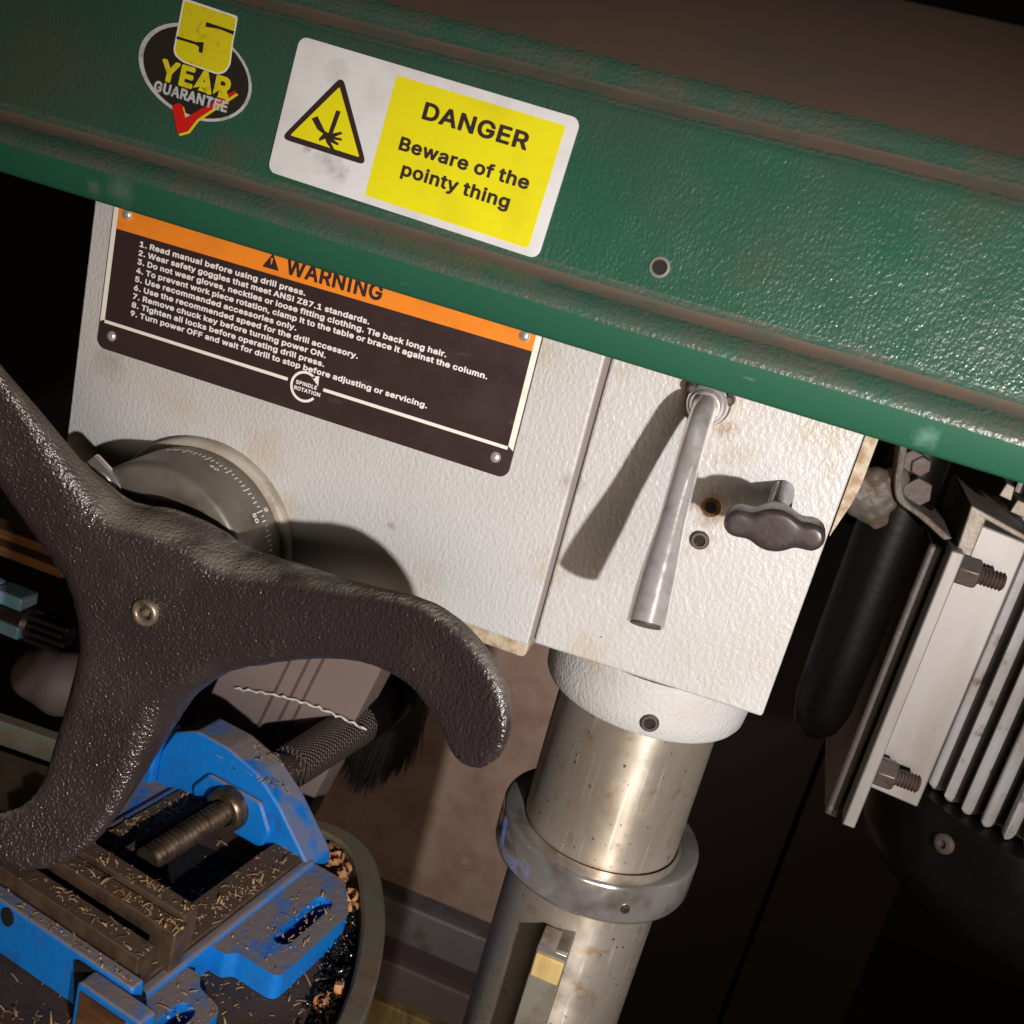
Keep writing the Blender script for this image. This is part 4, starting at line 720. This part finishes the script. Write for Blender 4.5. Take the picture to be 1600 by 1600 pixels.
nt = m_knurl.node_tree; tc = nt.nodes.new('ShaderNodeTexCoord'); w1 = nt.nodes.new('ShaderNodeTexWave'); w2 = nt.nodes.new('ShaderNodeTexWave'); ad = nt.nodes.new('ShaderNodeMath'); bn = nt.nodes.new('ShaderNodeBump')
for w_, rz in ((w1, 45), (w2, -45)):
    mp = nt.nodes.new('ShaderNodeMapping'); mp.inputs['Rotation'].default_value = (0, 0, math.radians(rz)); nt.links.new(tc.outputs['Object'], mp.inputs['Vector']); nt.links.new(mp.outputs[0], w_.inputs['Vector']); w_.inputs['Scale'].default_value = 150
nt.links.new(w1.outputs['Fac'], ad.inputs[0]); nt.links.new(w2.outputs['Fac'], ad.inputs[1]); nt.links.new(ad.outputs[0], bn.inputs['Height']); bn.inputs['Distance'].default_value = 0.0009; nt.links.new(bn.outputs[0], nt.nodes['Principled BSDF'].inputs['Normal'])
vpart(mb, 'knurled_grip', m_knurl, vh, smooth=40)
mb = MB(); mb.lathe([(204.2, 14.6), (206, 16), (252, 16), (258, 13.5), (261, 8), (262, 1)], (sx_ + 2, 0, SZ + 4), (0, 1, 0), 40); vpart(mb, 'grip_cap', m_black, vh, smooth=40)
mb = MB(); mb.lathe([(-4, .3), (-3, 2.6), (0, 4.0), (3, 2.6), (4, .3)], (sx_ - 2, 112, SZ + 14.5), (0, 0, 1), 20); vpart(mb, 'bright_ball', m_chrome, vh, smooth=60)
# screw keeper strip lying beside the screw
mb = MB(); mb.box(-27, -22.5, 0, 66, -399, -392); vpart(mb, 'guide_strip', m_vsteel, bevel=.6)
# moving jaw and its plate
mb = MB(); mb.prism(rpoly([(-52, -376.5), (43.5, -376.5), (43.5, -400), (-52, -400)], 1), -27.5, -17.5, 'y'); mj = vpart(mb, 'moving_jaw', m_vsteel, bevel=1)
mb = MB(); mb.prism(rpoly([(-52, -379.5), (47, -379.5), (47, -404), (-52, -404)], 1), -37.5, -28, 'y'); vpart(mb, 'jaw_plate', m_vsteel, mj, bevel=1)
# fixed jaw
mb = MB(); mb.prism(rpoly([(-52, -381), (44, -381), (44, -404), (-52, -404)], 1), -58, -46.5, 'y'); fj = vpart(mb, 'jaw_plate', m_vsteel, bevel=1)
mb = MB(); mb.prism(rpoly([(-58, -389), (50, -389), (52, -419.6), (-58, -419.6)], [2, 2, 0, 0]), -66.5, -58.3, 'y'); vpart(mb, 'fixed_jaw', m_blue, bevel=1.4)
mb = MB(); mb.prism(rpoly([(27, -391), (66, -391), (66, -419.6), (27, -419.6)], [3, 3, 0, 0]), -77, -66.7, 'y'); bt = vpart(mb, 'buttress', m_blue, bevel=1.2)
mb = MB(); mb.box(31, 58, -78.2, -76.8, -418, -394.5); vpart(mb, 'buttress_face', m_wood, bt)
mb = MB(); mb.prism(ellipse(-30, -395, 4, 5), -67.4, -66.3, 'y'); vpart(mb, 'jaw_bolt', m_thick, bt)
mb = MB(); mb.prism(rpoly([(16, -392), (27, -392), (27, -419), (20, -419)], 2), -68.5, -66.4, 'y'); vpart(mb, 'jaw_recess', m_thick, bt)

# ================================================================== shavings
def sliver(mb, p, L, wd_, curl, az, tilt, mi=0):
    n = 5; ca, sa = math.cos(az), math.sin(az); prev = []
    for k in range(n):
        t = k / (n - 1) - .5; x = L * t; z = curl * (1 - 4 * t * t) * (1 if curl > 0 else -1) + abs(curl) * .2 + x * math.sin(tilt)
        for s in (-1, 1):
            y = s * wd_ / 2; prev.append((p[0] + x * ca - y * sa, p[1] + x * sa + y * ca, p[2] + z + 0.12 + (0.12 if s > 0 else 0)))
    mb.add(prev, [(2 * k, 2 * k + 1, 2 * k + 3, 2 * k + 2) for k in range(n - 1)], mi)
mb = MB()
def scatter(n, x0, x1, y0, y1, z, vise=True, lm=(1.0, 3.2)):
    for _ in range(n):
        x, y = random.uniform(x0, x1), random.uniform(y0, y1)
        if random.random() < .5: x, y = min(max(random.gauss(x0 + .7 * (x1 - x0), .22 * (x1 - x0)), x0), x1), min(max(random.gauss(y0 + .55 * (y1 - y0), .2 * (y1 - y0)), y0), y1)
        p = VT(x, y, z) if vise else (x, y, z)
        k_ = min(0.35 + random.expovariate(1.6), 2.6); sliver(mb, p, random.uniform(*lm) * k_, random.uniform(.25, .8) * (0.6 + 0.4 * k_), random.uniform(0, .7) * k_, random.uniform(0, 6.3), random.uniform(-.15, .15), 0 if random.random() < .8 else 1)
scatter(240, 23, 42, -44, 77, -400.4); scatter(230, -50, -34, 0, 77, -400.4); scatter(110, 51, 83, -1, 76, -404.4); scatter(60, 48, 78, -72, -30, -404.9)
scatter(90, -44, 42, -27, -18, -376.4); scatter(120, -44, 46, -37, -29, -379.4); scatter(90, -44, 43, -57, -47, -380.9); scatter(60, -50, 49, -66, -59, -388.9)
scatter(70, -40, 20, 80, 95, -357.4 - 3); scatter(90, -30, 24, 74, 79, -366)
scatter(900, -330, -130, -110, 100, -420.1, False, (1.0, 4.5)); scatter(160, -60, 60, -110, -78, -420.1, True, (1.5, 6))
tag(mb.obj('fine_shavings', [m_chipl, m_chipo], smooth=60, recalc=False), 'fine pale drill shavings scattered over vise and table', 'shavings', kind='stuff')
# curled shavings in the trough
mid = [(a + b) / 2 for a, b in zip(rim_i, plt)]
mb = MB()
def on_trough(t):
    i = int(t); q = mid[i] + (mid[min(i + 1, len(mid) - 1)] - mid[i]) * (t - i); return q
for _ in range(150):
    r = random.random(); t = random.uniform(25.5, 40.5) if r < .72 else (random.uniform(50, 56) if r < .9 else random.uniform(20, 26)); q = on_trough(t)
    p = (q[0] + random.gauss(0, 4), q[1] + random.gauss(0, 4), random.uniform(-428, -413)); n = 9
    R_ = random.uniform(1.8, 4.8); w_ = random.uniform(2, 5); a0 = random.uniform(0, 6); span = random.uniform(2.5, 6); ax = Vector((random.gauss(0, 1), random.gauss(0, 1), random.gauss(0, .8))).normalized(); u = ax.orthogonal().normalized(); ww = ax.cross(u); vs = []
    for k in range(n):
        a = a0 + span * k / (n - 1); rr = R_ * (0.7 + .4 * k / n) * random.uniform(.9, 1.1); c = Vector(p) + u * rr * math.cos(a) + ww * rr * math.sin(a)
        vs += [c - ax * w_ / 2, c + ax * w_ / 2 + u * random.uniform(-.5, .5)]
    mb.add(vs, [(2 * k, 2 * k + 1, 2 * k + 3, 2 * k + 2) for k in range(n - 1)])
tag(mb.obj('curled_shavings', m_chipo, smooth=60, recalc=False), 'orange curled wood shavings heaped in the table trough', 'shavings', kind='stuff')
mb = MB()
for _ in range(430):
    q = on_trough(random.uniform(39, 58)); p = Vector((q[0] + random.gauss(0, 4.2), q[1] + random.gauss(0, 4.2), random.uniform(-430, -415)))
    r = random.uniform(.9, 2.0); ax = Vector((random.gauss(0, 1), random.gauss(0, 1), random.gauss(0, 1))).normalized(); u = ax.orthogonal().normalized(); ww = ax.cross(u); pts = []
    for k in range(9):
        a = k * 0.72; pts.append(p + u * r * math.cos(a) + ww * r * math.sin(a) + ax * (k * .22))
    mb.sweep(pts, random.uniform(.35, .6), 5)
tag(mb.obj('metal_swarf', m_swarf, smooth=60, recalc=False), 'black curled metal swarf lying in the table trough', 'swarf', kind='stuff')

# ================================================================== things behind
t = thing('backboard', 'rust brown board standing behind the column', 'board', (-150, 600, -797))
MB().box(-357, 20, 600, 612, -797, -230).obj('board', m_brown, t, bevel=1)
t = thing('grey_beam', 'grey steel beam below the brown board', 'beam', (-150, 590, -880))
MB().box(-510, -20, 585, 650, -858, -808).obj('beam_face', m_greysteel, t, bevel=3)
MB().box(-510, -20, 592, 650, -884, -859).obj('beam_foot', m_purple, t, bevel=1)
t = thing('shelf_board', 'grey purple shelf board above the yellow pine plank', 'shelf', (-150, 580, -934))
MB().box(-510, -80, 580, 660, -934, -885).obj('shelf', m_greybox, t, bevel=3)
t = thing('pine_plank', 'yellow pine plank lying below the grey shelf, left of the column', 'plank', (-150, 574, -980))
MB().box(-510, -128, 572, 660, -980, -936).obj('plank', m_pine, t, bevel=2)
MB().box(-125, -75, 574, 660, -980, -925).obj('plank_end', m_pine, t, bevel=2)
t = thing('purple_crate', 'dark purple crate under the yellow plank', 'crate', (-150, 570, -1188))
MB().box(-510, -90, 565, 660, -1188, -983).obj('crate_side', m_purple, t, bevel=4)
# grey case with three grooves
t = thing('grey_case', 'warm grey plastic case with three slanted grooves behind the vise', 'case', (-250, 200, -520))
def lean(x, y, z): return (x + (z + 430) * 0.24, y, z)
mb = MB(); mb.prism(rpoly([(-318, -520), (-318, -318), (-215, -318), (-215, -520)], [2, 10, 16, 2]), 205, 245, 'y'); mb.xf(lean).obj('case_body', m_greybox, t, bevel=3)
for x in (-276, -264, -255):
    mb = MB(); mb.box(x, x + 1.6, 204.0, 206, -515, -322); mb.xf(lean).obj('groove', m_purple, t)
mb = MB(); pts = [(-290 + 100 * k / 30, 201 + math.sin(k * 2.1) * .4, -380 + 6 * math.sin(k / 30 * 3) + 0.0 * k + (k / 30) * 6 + math.sin(k * 2.4) * .8) for k in range(31)]
mb.sweep(pts, [.9 if k % 2 else .5 for k in range(31)], 8); tag(mb.obj('twisted_wire', m_offwhite), 'thin bright twisted wire across the grey case', 'wire')
# brush hanging behind the vise grip
t = thing('bench_brush', 'black bristled brush hanging behind the knurled vise grip', 'brush', (-195, 292, -480))
MB().prism(rpoly([(-222, -390), (-173, -381), (-175, -330), (-211, -330)], [4, 4, 6, 6]), 284, 302, 'y').obj('brush_stock', m_black, t, bevel=3, seg=3)
mb = MB()
for _ in range(1500):
    u_ = random.uniform(0, 1); x = -220 + 44 * u_; y = random.uniform(283, 303); L_ = random.uniform(68, 106) * (1.0 - 0.45 * abs(u_ - .35)); sw = random.gauss(-9, 4)
    pts = [(x + sw * k ** 1.6, y + random.gauss(0, 1.2) * k, -386 + 9 * u_ - L_ * k) for k in (0, .35, .7, 1)]
    mb.sweep(pts, [.5, .5, .45, .2], 4)
tag(mb.obj('bristles', M('black_bristle', (0.006, 0.004, 0.0035), 0.6), t, smooth=60, recalc=False), kind='stuff')
# left clutter behind the handle
t = thing('chrome_tool', 'blue chromed round tool with grooved barrel and dark ribbed shank at left edge', 'tool', (-400, 100, -331))
MB().lathe([(-450, 11), (-381, 11), (-378, 9)], (0, 100, -318), (1, 0, 0.02), 40).obj('barrel', m_knob, t, smooth=30)  # dark body colour stands in for the dim part of the chrome's reflection
for z_, y_ in ((-308.5, 94), (-327.5, 94)):
    for x0_, x1_ in ((-450, -431), (-429.5, -413), (-411, -402), (-400, -379)):
        MB().box(x0_, x1_, y_ - 7, y_ + 8, z_ - 4.2, z_ + 4.2).obj('sheen_band', m_tool, t, bevel=1.2)  # pale blue strips stand in for bright reflections along the chrome barrel
for k_ in range(4):
    MB().lathe([(-378, 1.5), (-352 - 3 * (k_ % 2), 1.5)], (0, 95 - k_, -311 - 4.5 * k_), (1, 0, 0.02), 10).obj('shank_rib', m_knob, t, smooth=20)
MB().lathe([(-378, 6.5), (-354, 6)], (0, 102, -318), (1, 0, 0.02), 16).obj('shank', m_black, t, smooth=20)
for i, z in enumerate((-289, -281)):
    tag(MB().box(-460, -366, 104 + 6 * i, 118 + 6 * i, z - 3, z + 3).obj('wood_strip', m_wood, bevel=1), ('lower' if i == 0 else 'upper') + ' thin brown wood strip above the chromed tool', 'strip', 'wood strips at the left')
v, f = nets(lambda X, Y, Z: np.sqrt(((X + 392) / 1.5) ** 2 + (Y - 150) ** 2 + ((Z + 392) / 0.95) ** 2) - 22 + 1.2 * np.sin(X * .2), (-440, 118, -425), (-345, 185, -360), 2.5)
tag(MB().add(v, f).obj('grey_pad', M('dark_grey_rubber', (0.075, 0.052, 0.048), .7), smooth=80), 'rounded grey pad behind the table rim at left edge', 'pad')
tag(MB().box(-470, -340, 90, 104, -470, -436).obj('wood_block', m_wood, bevel=2), 'orange brown wood block under the table rim at left edge', 'block')
for i, x in enumerate((20, 92)):
    tag(MB().box(x * 2.1, x * 2.1 + 145, 900, 916, -1180, -300).obj('wall_plank', M('dark_plank', (0.016, 0.007, 0.004), 0.7, bump=[(200, .2, 4, (1, 1, .2))]), bevel=1), ('left' if i == 0 else 'right') + ' dark brown upright plank right of the column', 'plank', 'dark planks behind')
